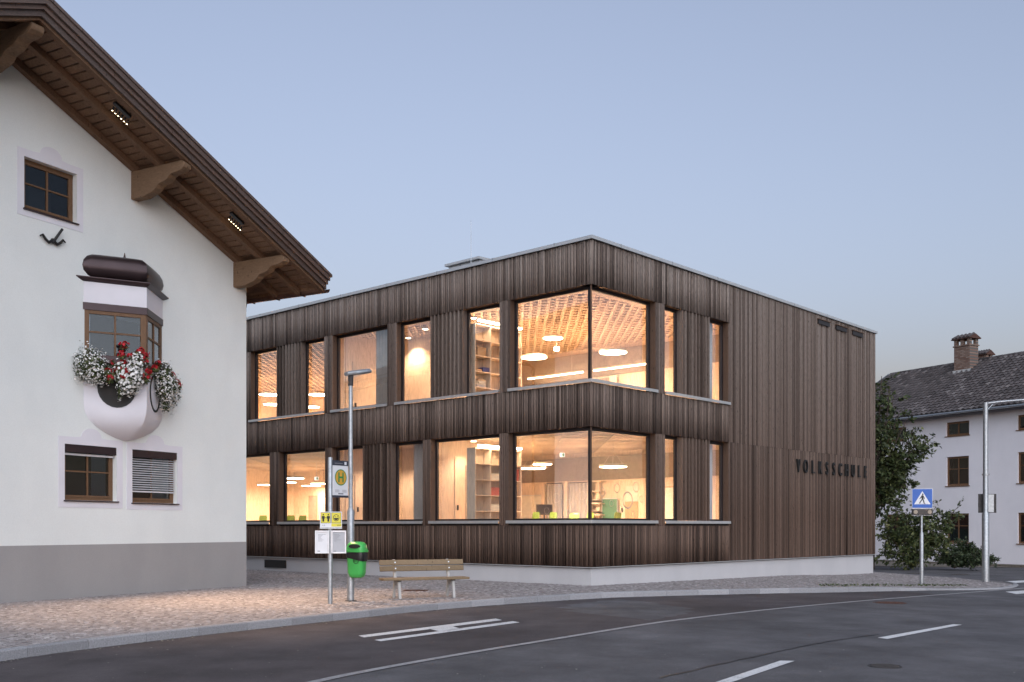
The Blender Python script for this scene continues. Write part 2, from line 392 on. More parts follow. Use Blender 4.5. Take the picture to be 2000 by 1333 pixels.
# setts in segmental arcs
import bisect
def inpoly(x, y, P):
    c = np.zeros(len(x), bool); j = len(P)-1
    for i in range(len(P)):
        xi, yi = P[i]; xj, yj = P[j]; m = ((yi > y) != (yj > y)); 
        if yi != yj: c ^= m & (x < (xj-xi)*(y-yi)/(yj-yi)+xi)
        j = i
    return c
ang = R(42); ca, sa = math.cos(ang), math.sin(ang)
SW = .084; colsN = 13; fanw = SW*colsN
ii, jj = np.meshgrid(np.arange(-300, 420), np.arange(-380, 380)); ii = ii.ravel(); jj = jj.ravel()
ph = ((ii % colsN)+.5)/colsN*2-1
px = ii*SW+rng.normal(0, .004, len(ii)); py = jj*SW+(1-ph**2)*.34+rng.normal(0, .004, len(ii)); rot = -ph*.75
wx = px*ca-py*sa+2; wy = px*sa+py*ca+22
ok = inpoly(wx, wy, bed) & (wy < 46) & (wx > -14) & (wx < 16) & (wy > 11)
# leave out the ground covered by the buildings
ls = np.linalg.inv(np.array(WS)); lx = ls[0, 0]*wx+ls[0, 1]*wy+ls[0, 3]; ly = ls[1, 0]*wx+ls[1, 1]*wy+ls[1, 3]; ok &= ~((lx > .05) & (ly > .05) & (lx < 18.1))
lh = np.linalg.inv(np.array(WH)); hx = lh[0, 0]*wx+lh[0, 1]*wy+lh[0, 3]; hy = lh[1, 0]*wx+lh[1, 1]*wy+lh[1, 3]; ok &= ~((hx > .02) & (hy < -.02))
uu = 1000+F*wx/wy; ok &= (uu > -80) & (uu < 2060)
wx, wy, rot = wx[ok], wy[ok], rot[ok]; n = len(wx)
zz = np.array([swz(x) for x in wx])+rng.normal(0, .003, n)
szx = SW*rng.uniform(.82, .95, n); szy = SW*rng.uniform(.80, .95, n); th = rot+ang+rng.normal(0, .06, n)
M = np.zeros((n, 4, 4)); M[:, 0, 0] = np.cos(th)*szx; M[:, 0, 1] = -np.sin(th)*szy; M[:, 1, 0] = np.sin(th)*szx; M[:, 1, 1] = np.cos(th)*szy
M[:, 2, 2] = 1; M[:, 0, 3] = wx; M[:, 1, 3] = wy; M[:, 2, 3] = zz; M[:, 3, 3] = 1
tx = rng.normal(0, .035, n); ty = rng.normal(0, .035, n); M[:, 2, 0] = tx*SW; M[:, 2, 1] = ty*SW
sv = [(-.5,-.5,-.03),(.5,-.5,-.03),(.5,.5,-.03),(-.5,.5,-.03),(-.5,-.5,-.010),(.5,-.5,-.010),(.5,.5,-.010),(-.5,.5,-.010),(-.34,-.34,.004),(.34,-.34,.004),(.34,.34,.004),(-.34,.34,.004)]
sf = [(0,1,5,4),(1,2,6,5),(2,3,7,6),(3,0,4,7),(4,5,9,8),(5,6,10,9),(6,7,11,10),(7,4,8,11),(8,9,10,11)]
pieces('sett', sv, sf, M, np.clip(rng.normal(.46, .17, n), 0, .99), 'sett_stone', pav, Matrix.Identity(4))
# bus bay surface, painted markings
lp = [(300, 1420), (617, 1332), (897, 1281), (1090, 1250), (1300, 1215.5), (1510, 1191), (1720, 1172), (1860, 1161.5), (2000, 1150), (2060, 1146)]
edge = resample(smooth2([GP(u, v, rdz) for u, v in lp], 2), .8)
kk = kb[:-4]
bayp = [tuple(p) for p in edge if p.x < 11.5]+[tuple(p) for p in reversed([q for q in kk if q.x < 11.5])]
mbb = MB()
ku = [q for q in kk if q.x < 11.6]; eu = [p for p in edge if p.x < 11.9]
N = 40
def at(P, f):
    L = [0]
    for a, b in zip(P, P[1:]): L.append(L[-1]+(b-a).length)
    d = f*L[-1]; i = min(max(bisect.bisect(L, d)-1, 0), len(P)-2); return P[i]+(P[i+1]-P[i])*((d-L[i])/max(1e-6, L[i+1]-L[i]))
strip('bus_bay', [at(eu, i/N) for i in range(N+1)], [at(ku, i/N) for i in range(N+1)], rdz, 'asphalt_bay', .004)
strip('edge_line', edge, offs(edge, .13), rdz, 'faded_paint', .009)
def paint(name, pts, m='road_paint', dz=.009):
    return sheet(name, [GP(u, v, rdz) for u, v in pts], rdz, m, dz)
hm = MB()
for q in ([(700, 1243), (711, 1246.5), (981, 1212.5), (968, 1209.5)], [(731, 1251.5), (744, 1254), (1015, 1217), (1002, 1214.5)], [(838, 1229.8), (859, 1234.5), (900, 1229.5), (884, 1224.5)]):
    hm.add([tuple(GP(u, v, rdz)+Vector((0, 0, .009))) for u, v in q], [(0, 1, 2, 3)])
ho = hm.build('bus_stop_marking', 'road_paint'); ho['kind'] = 'structure'
paint('lane_dash', [(1714, 1247), (1733, 1249.5), (1879, 1221.5), (1862, 1220.5)])
paint('lane_dash', [(1392, 1336), (1424, 1336), (1552, 1292.5), (1524, 1292)])
paint('crossing_stripe', [(1964, 1136.5), (1985, 1139.5), (2080, 1134), (2060, 1131.5)], dz=.012)
paint('crossing_stripe', [(1963, 1157), (1985, 1161.5), (2090, 1154), (2060, 1150.5)], dz=.012)
# tar seam
sp = [(1290, 1326), (1360, 1310), (1430, 1294), (1500, 1278), (1570, 1263), (1650, 1249), (1720, 1240)]
sl = resample(smooth2([GP(u, v, rdz) for u, v in sp], 1), .25); sl = [p+Vector((random.gauss(0, .012), random.gauss(0, .012))) for p in sl]
strip('tar_seam', sl, [p+Vector((0, random.uniform(.03, .10))) for p in sl], rdz, 'tar', .006)
def disc_cover(name, u, v, r, m, label, zf, square=False):
    p = GP(u, v, zf); mb = MB(Matrix.Translation(p+Vector((0, 0, .008))))
    if square: mb.box(-r, r, -r, r, -.02, .0)
    else: mb.lathe([(r, -.02), (r, .0), (r*.93, .001), (r*.93, -.004)], 24)
    root = mb.build(name, m)
    for k in range(5):
        y = (-.6+.3*k)*r; hw = r*.75 if square else math.sqrt(max(.05, .8-(y/r)**2))*r*.9
        MB(Matrix.Translation(p+Vector((0, 0, .012)))).box(-hw, hw, y-.03*r, y+.03*r, -.006, .002).build('rib', m, root)
    return tag(root, label, 'manhole')
disc_cover('manhole_cover', 1728, 1302, .20, 'grate_iron', 'small round iron cover in the road below the lane dash', rdz)
disc_cover('manhole_cover', 1737, 1178, .38, 'rust_iron', 'rusty round cover in the road just below the white edge line', rdz)
disc_cover('manhole_cover', 1785, 1120.5, .35, 'grate_iron', 'dark round cover in the side road left of the blue crossing sign pole', rdz)
disc_cover('manhole_cover', 1874, 1122.5, .40, 'grate_iron', 'dark round cover in the side road between the sign pole and lamp post', rdz)
disc_cover('drain_grate', 812, 1154, .30, 'rust_iron', 'rusty square drain grate set in the setts behind the bench', swz, True)
# leaf litter and grit along the kerb foot
gv = []; gf = []
for i in range(900):
    a = at(kb, random.random()*.8); d = abs(random.gauss(0, .12))+.01; j = random.random()*6.28; r = random.uniform(.006, .022)
    x, y = a.x+d*.5, a.y-d*.85; b = len(gv)
    for k in range(4): gv.append((x+r*math.cos(j+k*1.57), y+r*math.sin(j+k*1.57)*.7, rdz(x)+.012+.004*(k % 2)))
    gf.append((b, b+1, b+2, b+3))
for i in range(260):
    p = GP(random.uniform(0, 2000), random.uniform(1170, 1330), rdz); r = random.uniform(.005, .014); b = len(gv)
    for k in range(4): gv.append((p.x+r*math.cos(k*1.57), p.y+r*math.sin(k*1.57), rdz(p.x)+.012))
    gf.append((b, b+1, b+2, b+3))
o = npmesh('leaf_litter', gv, gf, rng.uniform(0, 1, len(gf))**1.5, 'grit', kind='stuff'); o['label'] = 'pale grit and leaf litter along the foot of the kerb'; o['category'] = 'litter'

# ================================================================== SCHOOL
S = empty('school_building', C0, CA); tag(S, 'two storey timber clad school with large lit corner windows', 'building')
TE, SE = 18.1, 26.0                                           # lengths of right and left front
Z = dict(base=.5, g0=1.74, g1=4.21, u0=5.46, u1=7.96, top=9.12)
OPU = [(0, 2.91), (3.30, 7.72), (8.12, 10.94), (11.33, 15.74), (16.14, 20)]      # upper openings, left front
OPL = [(0, 2.97), (3.30, 6.16), (6.50, 10.97), (11.30, 13.96), (14.49, 18.5)]    # ground floor openings, left front
OPR = [(0, 2.98), (3.405, 6.98)]                                                 # right front, both floors
# structural core behind the cladding; local x=t, y=s
core = MB()
def band(z0, z1):
    core.box(.03, .36, .03, SE, z0, z1); core.box(.37, TE-.02, .03, .36, z0, z1)
band(.48, Z['g0']-.08); band(Z['g1']+.012, Z['u0']-.08); band(Z['u1']+.012, 9.1)
def piers(ops, z0, z1, left):
    L = SE if left else TE-.02
    ed = [b for a, b in ops]; st = [a for a, b in ops][1:]+[L]
    for a, b in zip(ed, st):
        if left: core.box(.03, .36, a+.022, b-.022, z0-.078, z1+.01)
        else: core.box(a+.022, b-.022, .03, .36, z0-.078, z1+.01)
piers(OPL, Z['g0'], Z['g1'], True); piers(OPU, Z['u0'], Z['u1'], True); piers(OPR, Z['g0'], Z['g1'], False); piers(OPR, Z['u0'], Z['u1'], False)
core.box(TE-.35, TE-.025, .37, 20, .48, 9.1)
core.build('wall_core', 'gap_dark', S)
MB().box(.06, TE-.05, .06, SE, -.8, .45).build('plinth', 'plinth_render', S)
MB().box(-.02, TE+.0, -.02, .055, .47, .492).box(-.02, .055, .055, SE, .47, .492).build('plinth_flashing', 'sill_metal', S)
# cladding boards
bms, bton, bsz = [], [], []
def clad(left, a, b, z0, z1, proud=0.0):
    x = a
    while x < b-.02:
        wd = random.choice([.062, .072, .082, .088, .105]); 
        if b-x-wd < .05: wd = b-x
        d = random.choice([0, .004, .014, .022, .026])+proud; t = min(.999, max(0, random.gauss(.5, .24 if left else .36)))
        e = random.uniform(-.0015, .0015); gp = random.choice([.009, .012, .016, .028]) if x > a+.01 else .001
        if left: bms.append(bm4(-d-.002, .028, x+gp, x+wd, z0+e, z1-.002))
        else: bms.append(bm4(x+gp, x+wd, -d-.002, .028, z0+e, z1-.002))
        bton.append(t); bsz.append(wd*(z1-z0)); x += wd
for left, L in ((True, SE), (False, TE)):
    ou, ol = (OPU, OPL) if left else (OPR, OPR)
    # pilaster and blank wall strips run the storey height, bands fill between
    clad(left, 0, L if left else 6.99, .5, Z['g0']-.145)
    if not left: clad(left, 6.99, L, .5, Z['g1'])
    if left: clad(left, 0, L, Z['g1']+.004, Z['u0']-.09); clad(left, 0, L, Z['u1'], Z['top'])
    else:
        clad(left, 0, 6.99, Z['g1']+.004, Z['u0']-.09); clad(left, 0, 6.99, Z['u1'], Z['top'])
        clad(left, 6.99, L, Z['g1']+.004, Z['top'])
    for ops, z0, z1 in ((ol, Z['g0']-.143, Z['g1']), (ou, Z['u0']-.088, Z['u1'])):
        ed = [b for a, b in ops]; st = [a for a, b in ops][1:]+[L]
        for a, b in zip(ed, st):
            if not left and b > 7.5: continue
            clad(left, a, b, z0, z1)
pieces('board', UB[0], UB[1], bms, bton, 'larch_board', S, WS, 300, bsz)
MB().box(.03, .06, .03, .06, .5, 9.1).build('corner_backing', 'larch_reveal', S)
# roof edge
cap = MB(); cap.box(-.075, TE+.05, -.075, .30, 9.135, 9.225); cap.box(-.075, .30, .302, SE, 9.135, 9.225); cap.build('roof_edge_cap', 'sill_metal', S)
MB().box(-.02, TE, -.02, .028, 9.118, 9.134).box(-.02, .028, .03, SE, 9.118, 9.134).build('eaves_gap', 'dark_metal', S)
MB().box(.31, TE-.03, .31, SE, 8.75, 9.08).build('roof', 'roof_sheet', S)
for k in range(11): MB().box(-.079, -.02, 1.2+2.3*k, 1.225+2.3*k, 9.13, 9.234).build('cap_joint', 'galvanised', S)
for k in range(7): MB().box(1.2+2.5*k, 1.225+2.5*k, -.079, -.02, 9.13, 9.234).build('cap_joint', 'galvanised', S)
# vents and letters on the blank wall
for t in (13.05, 14.5, 15.9):
    vo = MB().box(t, t+.9, -.075, -.028, 8.80, 8.95).build('vent', 'dark_metal', S)
    MB().box(t-.04, t+.94, -.10, -.03, 8.955, 8.985).build('vent_hood', 'larch_reveal', vo)
for i, ch in enumerate('VOLKSSCHULE'):
    V, Fs = text_mb(ch, .66, .03); t = 11.52+i*.549
    # stands on the wall: text x -> +t, text y -> z, extrusion -> out of the wall
    mb = MB(Matrix(((.60, 0, 0, t), (0, 0, -1, -.068), (0, 1, 0, 3.45), (0, 0, 0, 1)))); mb.add(V, Fs); mb.build('letter', 'black_paint', S)
# --- windows: frame (part), pane, sill, reveals (sub-parts)
def along(left, a, b, d0, d1, z0, z1, mb, tone=.5):
    if left: mb.box(d0, d1, a, b, z0, z1, tone)
    else: mb.box(a, b, d0, d1, z0, z1, tone)
D0, D1 = .20, .27
def window(left, a, b, z0, z1, ca=False, fr_=.085):
    """one glazed field a..b; returns the frame"""
    m = MB(); f0 = a if ca else a
    along(left, f0, b, D0, D1, z0, z0+fr_*.6, m); along(left, f0, b, D0, D1, z1-fr_, z1, m)
    if not ca: along(left, a, a+fr_, D0, D1, z0+fr_*.6, z1-fr_, m)
    along(left, b-fr_, b, D0, D1, z0+fr_*.6, z1-fr_, m)
    o = m.build('window', 'dark_metal', S); p = MB()
    along(left, (a+.0 if ca else a+fr_-.01), b-fr_+.01, .232, .236, z0+fr_*.6-.01, z1-fr_+.01, p); p.build('pane', 'window_glass', o)
    return o
def opening(left, a, b, z0, z1, ca=False):
    """lining boards and sill of a whole opening"""
    m = MB()
    if not ca: along(left, a-.02, a-.001, .029, .35, z0, z1, m)
    along(left, b+.001, b+.02, .029, .35, z0, z1, m); 
    along(left, a, b, .029, .35, z1+.001, z1+.011, m)
    o = m.build('lining', 'larch_reveal', S)
    s = MB(); s0 = a-.05 if ca else a+.0
    along(left, s0, b+.04, -.06, .199, z0-.035, z0-.003, s); along(left, s0, b+.04, -.064, -.05, z0-.085, z0-.0355, s)
    s.build('sill', 'sill_metal', S)
def fins(left, a, b, z0, z1, n=8):
    bk = MB(); along(left, a, b, .20, .23, z0+.003, z1, bk); bk.build('vent_panel', 'gap_dark', S)
    st = (b-a)/n
    for i in range(n+1):
        y = a+st*i; m = MB(); wd = .045
        along(left, max(a, y-wd/2), min(b, y+wd/2), -.004, .199, z0+.002, z1-.002, m, random.random()); m.build('fin', 'larch_board', S)
for z0, z1, left, ops in ((Z['g0'], Z['g1'], True, OPL), (Z['u0'], Z['u1'], True, OPU), (Z['g0'], Z['g1'], False, OPR), (Z['u0'], Z['u1'], False, OPR)):
    up = z0 > 4
    for i, (a, b) in enumerate(ops):
        opening(left, a, b, z0, z1, i == 0)
        fl = None
        if left and up: fl = {1: (4.80, 6.16), 3: (12.67, 14.1), 4: (17, 18.4)}.get(i)
        elif left: fl = {2: (7.97, 9.35)}.get(i)
        else: fl = {1: (4.36, 5.86)}.get(i)
        if fl: window(left, a, fl[0], z0, z1); window(left, fl[1], b, z0, z1); fins(left, *fl, z0, z1)
        else: window(left, a if i else .27, b, z0, z1, i == 0)
for z0, z1 in ((Z['g0'], Z['g1']), (Z['u0'], Z['u1'])):
    MB().box(.20, .27, .20, .27, z0, z1).build('corner_post', 'dark_metal', S)
# --- interior: slabs, ceilings, walls
MB().box(.37, TE-.4, .37, SE, .46, 1.07).box(.37, TE-.4, .37, SE, 4.46, 4.62).build('floor_slab', 'interior_wood', S)
MB().box(.37, TE-.4, .37, SE, 8.14, 8.4).build('ceiling_slab', 'box_card', S); MB().box(.37, TE-.4, .37, SE, 4.36, 4.458).build('ceiling_slab', 'gap_dark', S)
def wallp(x0, x1, y0, y1, nm='partition_wall', m='interior_wood'):
    o = None
    for z0, z1 in ((1.08, 4.35), (4.63, 8.19)): o = MB().box(x0, x1, y0, y1, z0, z1).build(nm, m, S)
    return o
wallp(8.3, 8.45, .37, 11.0); wallp(9.2, 9.35, 11.13, SE); wallp(.38, 9.2, 11.0, 11.12); wallp(2.6, 2.72, 6.3, 10.99); wallp(.38, 2.59, 6.2, 6.29); wallp(9.36, 9.5, .37, 11)
wallp(.38, 9.2, SE-.2, SE-.05)
MB().box(8.24, 8.296, .4, 10.9, 3.25, 4.1).box(8.24, 8.296, .4, 10.9, 7.0, 7.9).build('wall_frieze', 'ply_grey', S)
# panel joints on interior walls
for z0, z1 in ((1.08, 4.35), (4.63, 8.19)):
    for k in range(7): MB().box(9.185, 9.198, 12+1.9*k, 12.012+1.9*k, z0, z1).build('panel_joint', 'box_card', S)
    for k in range(4): MB().box(.6+2.0*k, .612+2.0*k, 10.985, 10.998, z0, z1).build('panel_joint', 'box_card', S)
# upper ceiling: woven wood laid on the building's diagonal (world x / y); ground floor ceiling: slats along world x
inv = np.array(WS.inverted())
def ceil_field(name, z, upper):
    P = 0.25 if upper else 0.275; boxes = []; tn = []
    if upper:
        for i in range(-70, 46):
            x0 = i*P
            for Yj in np.arange(27, 60, .38):
                boxes.append((x0, x0+.11, Yj, Yj+.38, 0, 0)); tn.append(.35+.3*((i*7) % 5)/5)
                boxes.append((x0+.11, x0+P, Yj+(.19 if i % 2 else 0), Yj+.31+(.19 if i % 2 else 0), .0, .025)); tn.append(random.random())
    else:
        for Yj in np.arange(27, 62, P*2):
            for X0 in np.arange(-18, 12, 1.5):
                boxes.append((X0, X0+1.5, Yj, Yj+P*2-.25, 0, 0)); tn.append((.5+.5*math.sin(Yj*9.1))*.8+.1)
    B = np.array(boxes); cx = (B[:, 0]+B[:, 1])/2; cy = (B[:, 2]+B[:, 3])/2
    lx = inv[0, 0]*cx+inv[0, 1]*cy+inv[0, 3]; ly = inv[1, 0]*cx+inv[1, 1]*cy+inv[1, 3]
    mg = .35 if upper else .85
    k = (lx > .36+mg*.6) & (ly > .36+mg*.6) & (lx < 9.15) & (ly < SE-.3); B = B[k]; tn = np.array(tn)[k]
    V = []; Fc = []
    for (x0, x1, y0, y1, za, zb) in B:
        b = len(V); V += [(x0, y0, z+za), (x1, y0, z+za), (x1, y1, z+zb), (x0, y1, z+zb), (x0, y0, z+za+.02), (x1, y0, z+za+.02), (x1, y1, z+zb+.02), (x0, y1, z+zb+.02)]
        Fc += [(b+q[0], b+q[1], b+q[2], b+q[3]) for q in UB[1]]
    V = np.array(V); Vl = np.c_[V, np.ones(len(V))] @ inv.T
    npmesh(name, Vl[:, :3], Fc, np.repeat(tn, 6), 'ceiling_wood', S, 'stuff')
ceil_field('ceiling_weave', 8.05, True); ceil_field('ceiling_slats', 4.26, False)
MB().box(.37, .9, .37, SE-.3, 8.03, 8.045).box(.9, 9.1, .37, .9, 8.03, 8.045).build('ceiling_border', 'ceiling_wood', S)
MB().box(.37, 1.1, .37, SE-.3, 4.235, 4.25).box(1.1, 9.1, .37, 1.1, 4.235, 4.25).build('ceiling_border', 'ceiling_wood', S)
# doors in the small room walls and in the back wall
def door(x0, x1, y0, y1, z0, z1, glassy, ax):
    o = MB().box(x0, x1, y0, y1, z0, z1).build('door', 'interior_wood', S); e = .012
    if ax == 'y':   # door leaf faces -y
        if glassy: MB().box(x0+(x1-x0)*.42, x0+(x1-x0)*.78, y0-e, y0-.001, z0+.25, z1-.25).build('door_glass', 'ply_grey', o)
        MB().box(x0+.08, x0+.11, y0-.06, y0-.001, z0+1.0, z0+1.16).build('handle', 'dark_metal', o)
    else:
        MB().box(x0-e, x0-.001, y0+(y1-y0)*.25, y0+(y1-y0)*.75, z0+.25, z1-.2).build('door_glass', 'whiteboard' if glassy else 'ply_grey', o)
        MB().box(x0-.06, x0-.001, y1-.14, y1-.10, z0+1.0, z0+1.15).build('handle', 'dark_metal', o)
    return o
door(1.05, 2.1, 6.165, 6.198, 1.075, 3.75, True, 'y'); door(1.0, 2.0, 10.96, 10.998, 1.075, 3.3, False, 'y'); door(.9, 1.8, 10.96, 10.998, 4.63, 7.2, False, 'y'); door(2.0, 2.55, 10.96, 10.998, 4.63, 7.2, False, 'y')
dd = door(8.2, 8.24, 4.05, 5.1, 1.075, 3.2, True, 'x'); MB().box(8.17, 8.186, 4.3, 4.85, 1.4, 2.45).build('lower_glass', 'box_card', dd)
MB().box(8.15, 8.239, 2.6, 4.0, 1.075, 3.2).build('wall_panel', 'interior_wood', S)
for y in (7.45, 8.55, 5.95): MB().box(8.13, 8.239, y, y+.16, 1.075, 3.2).build('post', 'interior_wood', S)
MB().box(8.12, 8.239, 2.5, 10.8, 3.2, 3.245).build('head_rail', 'interior_wood', S)
MB().box(8.18, 8.239, 5.2, 10.7, 6.0, 6.9).build('interior_window', 'ply_grey', S)
for y in (5.2, 7.2, 9.2): MB().box(8.12, 8.179, y, y+.3, 4.63, 6.95).build('post', 'interior_wood', S)

# --- things inside the school
def inside(name, t, s, z, rz=0): return empty(name, SL(t, s, z), CA+rz)
def wloc(X, Y, z): return empty('pendant_lamp', (X, Y, z), 0)
def pendant(X, Y, z, dia, zc, label, group, power):
    o = wloc(X, Y, z); r = dia/2
    MB().lathe([(r*.97, 0), (r, .004), (r, .07), (r*.96, .075)], 36).build('housing', 'whiteboard', o, smooth=40)
    MB().lathe([(r*.96, -.012), (r*.96, -.001)], 36).build('diffuser', 'lamp_glow', o)
    m = MB()
    for k in range(3):
        a = k*2.094+.4; m.tube([(r*.8*math.cos(a), r*.8*math.sin(a), .075), (0.02*math.cos(a), .02*math.sin(a), zc-z-.25)], .006, 4)
    m.tube([(0, 0, zc-z-.25), (0, 0, zc-z)], .008, 4); m.build('cable', 'whiteboard', o)
    l = bpy.data.lights.new('lamp', 'AREA'); l.shape = 'DISK'; l.size = dia*.9; l.energy = power; l.color = LAMPC
    lo = bpy.data.objects.new('light', l); col.objects.link(lo); lo.parent = o; lo.location = (0, 0, -.03)
    return tag(o, label, 'lamp', group)
GL = 'round pendant lamps in the classrooms'; PW = 41
pendant(3.2, 32.8, 7.08, .9, 8.03, 'glowing round pendant upstairs behind the right pane of the corner window', GL, PW)
pendant(.72, 34.2, 7.15, .9, 8.03, 'larger lower glowing pendant upstairs behind the left pane of the corner window', GL, PW)
pendant(1.3, 32.9, 7.55, .65, 8.03, 'smaller upper glowing pendant upstairs behind the left pane of the corner window', GL, PW*.7)
pendant(3.2, 32.8, 3.46, .9, 4.22, 'round cable hung pendant on ground floor behind the right corner pane', GL, PW)
pendant(.67, 34.4, 3.50, .9, 4.22, 'larger lower cable hung pendant on ground floor behind the left corner pane', GL, PW)
pendant(1.02, 34.6, 3.65, .65, 4.22, 'smaller upper cable hung pendant on ground floor behind the left corner pane', GL, PW*.7)
for i, (X, Y, d) in enumerate([(-10.25, 43.8, .9), (-10.9, 47.3, .9), (-8.15, 43.8, .9), (-9.4, 48.3, .9), (-12.6, 47.5, .9)]):
    pendant(X, Y, 7.15, d, 8.03, ['glowing pendant upstairs at far left window, the large one', 'small far pendant upstairs in leftmost window below the large one', 'glowing pendant upstairs right of the slats, upper one', 'glowing pendant upstairs right of the slats, lower one', 'farthest pendant upstairs deep in the left classroom'][i], GL, PW*.5)
for i, (X, Y, d) in enumerate([(-8.75, 41.4, .9), (-9.85, 45.2, .9), (-9.5, 49.0, .9), (-8.6, 46.5, .9), (-11.3, 47.8, .9)]):
    pendant(X, Y, 3.50, d, 4.22, ['nearest ground floor pendant left of the bus stop sign', 'ground floor pendant just behind the nearest left classroom pendant', 'lowest looking far pendant in the ground floor left classroom', 'ground floor pendant beside the bus stop sign edge', 'far ground floor pendant seen in the leftmost window'][i], GL, PW*.36)
# extra light in the small rooms: ceiling downlights with a glowing lens
def downlight(t, s, z, p, label):
    o = empty('ceiling_downlight', SL(t, s, z), 0); MB().lathe([(.09, 0), (.10, .03)], 16).build('ring', 'whiteboard', o); MB().lathe([(.085, -.006), (.085, -.001)], 16).build('lens', 'lamp_glow', o)
    l = bpy.data.lights.new('lamp', 'SPOT'); l.energy = p; l.color = LAMPC; l.spot_size = R(125); l.spot_blend = .7; l.shadow_soft_size = .06
    lo = bpy.data.objects.new('light', l); col.objects.link(lo); lo.parent = o; lo.location = (0, 0, -.03); return tag(o, label, 'lamp', 'downlights in the small rooms')
downlight(2.2, 9.6, 8.0, 48, 'downlight washing the wood wall upstairs left of the slatted bay'); downlight(1.5, 8.0, 8.0, 45, 'downlight upstairs above the grey curtain')
downlight(1.5, 9.9, 4.2, 45, 'ground floor downlight above the wooden door by the lamp post'); downlight(1.5, 7.6, 4.2, 20, 'ground floor downlight behind the grey curtain window')
downlight(1.3, 5.6, 4.2, 22, 'ground floor downlight in front of the glazed door'); downlight(1.3, 5.6, 8.0, 28, 'downlight upstairs beside the bookshelf end')
# bookshelves at y 4.71..5.06, x .45..2.5
def bookshelf(z0, z1, label):
    o = inside('bookshelf', 0, 0, z0); h = z1-z0; th = .025
    MB().box(.45, 2.55, 5.04, 5.06, 0, h).build('back_panel', 'interior_wood', o)
    for x in (.45, 1.12, 1.8, 2.5): MB().box(x, x+th, 4.71, 5.039, 0, h).build('divider', 'interior_wood', o)
    for k in range(7): 
        z = h-th-k*.47
        if z > 0: MB().box(.476, 2.499, 4.715, 5.038, z, z+th).build('shelf', 'interior_wood', o)
    return tag(o, label, 'bookshelf')
bookshelf(1.075, 3.92, 'tall light wood bookshelf on ground floor left of the corner pillar'); bookshelf(4.63, 7.62, 'tall light wood bookshelf upstairs left of the corner pillar')
def tube_light(z, label):
    o = inside('shelf_lamp', .5, 4.62, z); MB().box(0, 1.9, -.05, .05, .0, .03).build('housing', 'whiteboard', o); MB().box(.01, 1.89, -.045, .045, -.05, -.001).build('tube', 'tube_glow', o); return tag(o, label, 'lamp')
tube_light(4.0, 'linear lamp glowing above the ground floor bookshelf'); tube_light(7.72, 'linear lamp glowing above the upstairs bookshelf')
def boxthing(name, t, s, z, sx, sy, sz, m, label, lid=True, cat='box'):
    o = inside(name, t, s, z); MB().box(0, sx, 0, sy, 0, sz*.86).build('body', m, o, bevel=.006); MB().box(-.008, sx+.008, -.008, sy+.008, sz*.861, sz).build('lid', m, o, bevel=.004); return tag(o, label, cat)
SH = [7.62-.025-k*.47+.026 for k in range(8)]
boxthing('storage_box', .62, 4.76, SH[2], .34, .25, .26, 'box_card', 'brown cardboard box on upper compartment of upstairs bookshelf')
boxthing('storage_box', .85, 4.76, SH[3], .30, .22, .14, 'box_blue', 'dark blue box on middle compartment of upstairs bookshelf')
boxthing('storage_box', .55, 4.76, SH[3], .25, .22, .07, 'box_card', 'flat card box left of the blue box upstairs')
def papers(t, s, z, n, label):
    o = inside('paper_stack', t, s, z); zz = 0
    for k in range(n):
        hh = random.uniform(.025, .05); MB(Matrix.Rotation(random.uniform(-.25, .25), 4, 'Z')).box(-.17, .17, -.11, .11, zz, zz+hh-.002).build('bundle', random.choice(['whiteboard', 'box_card', 'paper_grey']), o); zz += hh
    return tag(o, label, 'papers')
papers(.8, 4.88, SH[4], 6, 'messy stack of papers on the lowest visible upstairs shelf')
SG = [3.92-.025-k*.47+.026 for k in range(8)]
for k, (zi, m, lb) in enumerate([(2, 'whiteboard', 'white box on third ground floor shelf compartment'), (3, 'box_red', 'red storage box on the ground floor shelf'), (4, 'whiteboard', 'pale box below the red one on the ground floor shelf'), (5, 'box_card', 'card box near the bottom of the ground floor shelf')]):
    boxthing('storage_box', 1.2, 4.76, SG[zi], .45, .24, .20+.05*(k % 2), m, lb)
boxthing('storage_box', 2.2, 4.76, SG[2], .25, .24, .36, 'box_red', 'tall red box at the inner end of the ground floor shelf')
def curtain(name, pts, z0, z1, m, label):
    """hanging cloth with folds along a local segment"""
    (xa, ya), (xb, yb) = pts; n = 44; o = inside(name, 0, 0, 0); L = math.hypot(xb-xa, yb-ya); nx, ny = -(yb-ya)/L, (xb-xa)/L
    mb = MB(); rows = []
    for z, am in ((z0, .05), ((z0+z1)/2, .045), (z1, .03)):
        A = []; B = []
        for i in range(n+1):
            f = i/n; d = am*math.sin(f*L*38+.6*math.sin(f*9)); A.append((xa+(xb-xa)*f+nx*d, ya+(yb-ya)*f+ny*d, z)); B.append((xa+(xb-xa)*f+nx*(d+.006), ya+(yb-ya)*f+ny*(d+.006), z))
        rows.append(A+B[::-1])
    mb.loft(rows); mb.build('cloth', m, o, smooth=60)
    MB().tube([(xa, ya, z1+.03), (xb, yb, z1+.03)], .015, 6).build('rail', 'dark_metal', o); return tag(o, label, 'curtain')
curtain('curtain', ((.50, 8.2), (.50, 9.3)), 4.7, 7.98, 'curtain_grey', 'grey curtain upstairs right of the lamp post head')
curtain('curtain', ((.50, 6.55), (.50, 7.45)), 1.12, 4.15, 'curtain_grey', 'grey curtain in narrow ground floor window right of the slats')
curtain('curtain', ((8.08, 7.65), (8.08, 8.4)), 1.12, 3.15, 'curtain_grey', 'left one of two brown curtains at the back of the corner classroom')
curtain('curtain', ((8.08, 6.3), (8.08, 7.3)), 1.12, 3.15, 'curtain_grey', 'right one of two brown curtains at the back of the corner classroom')
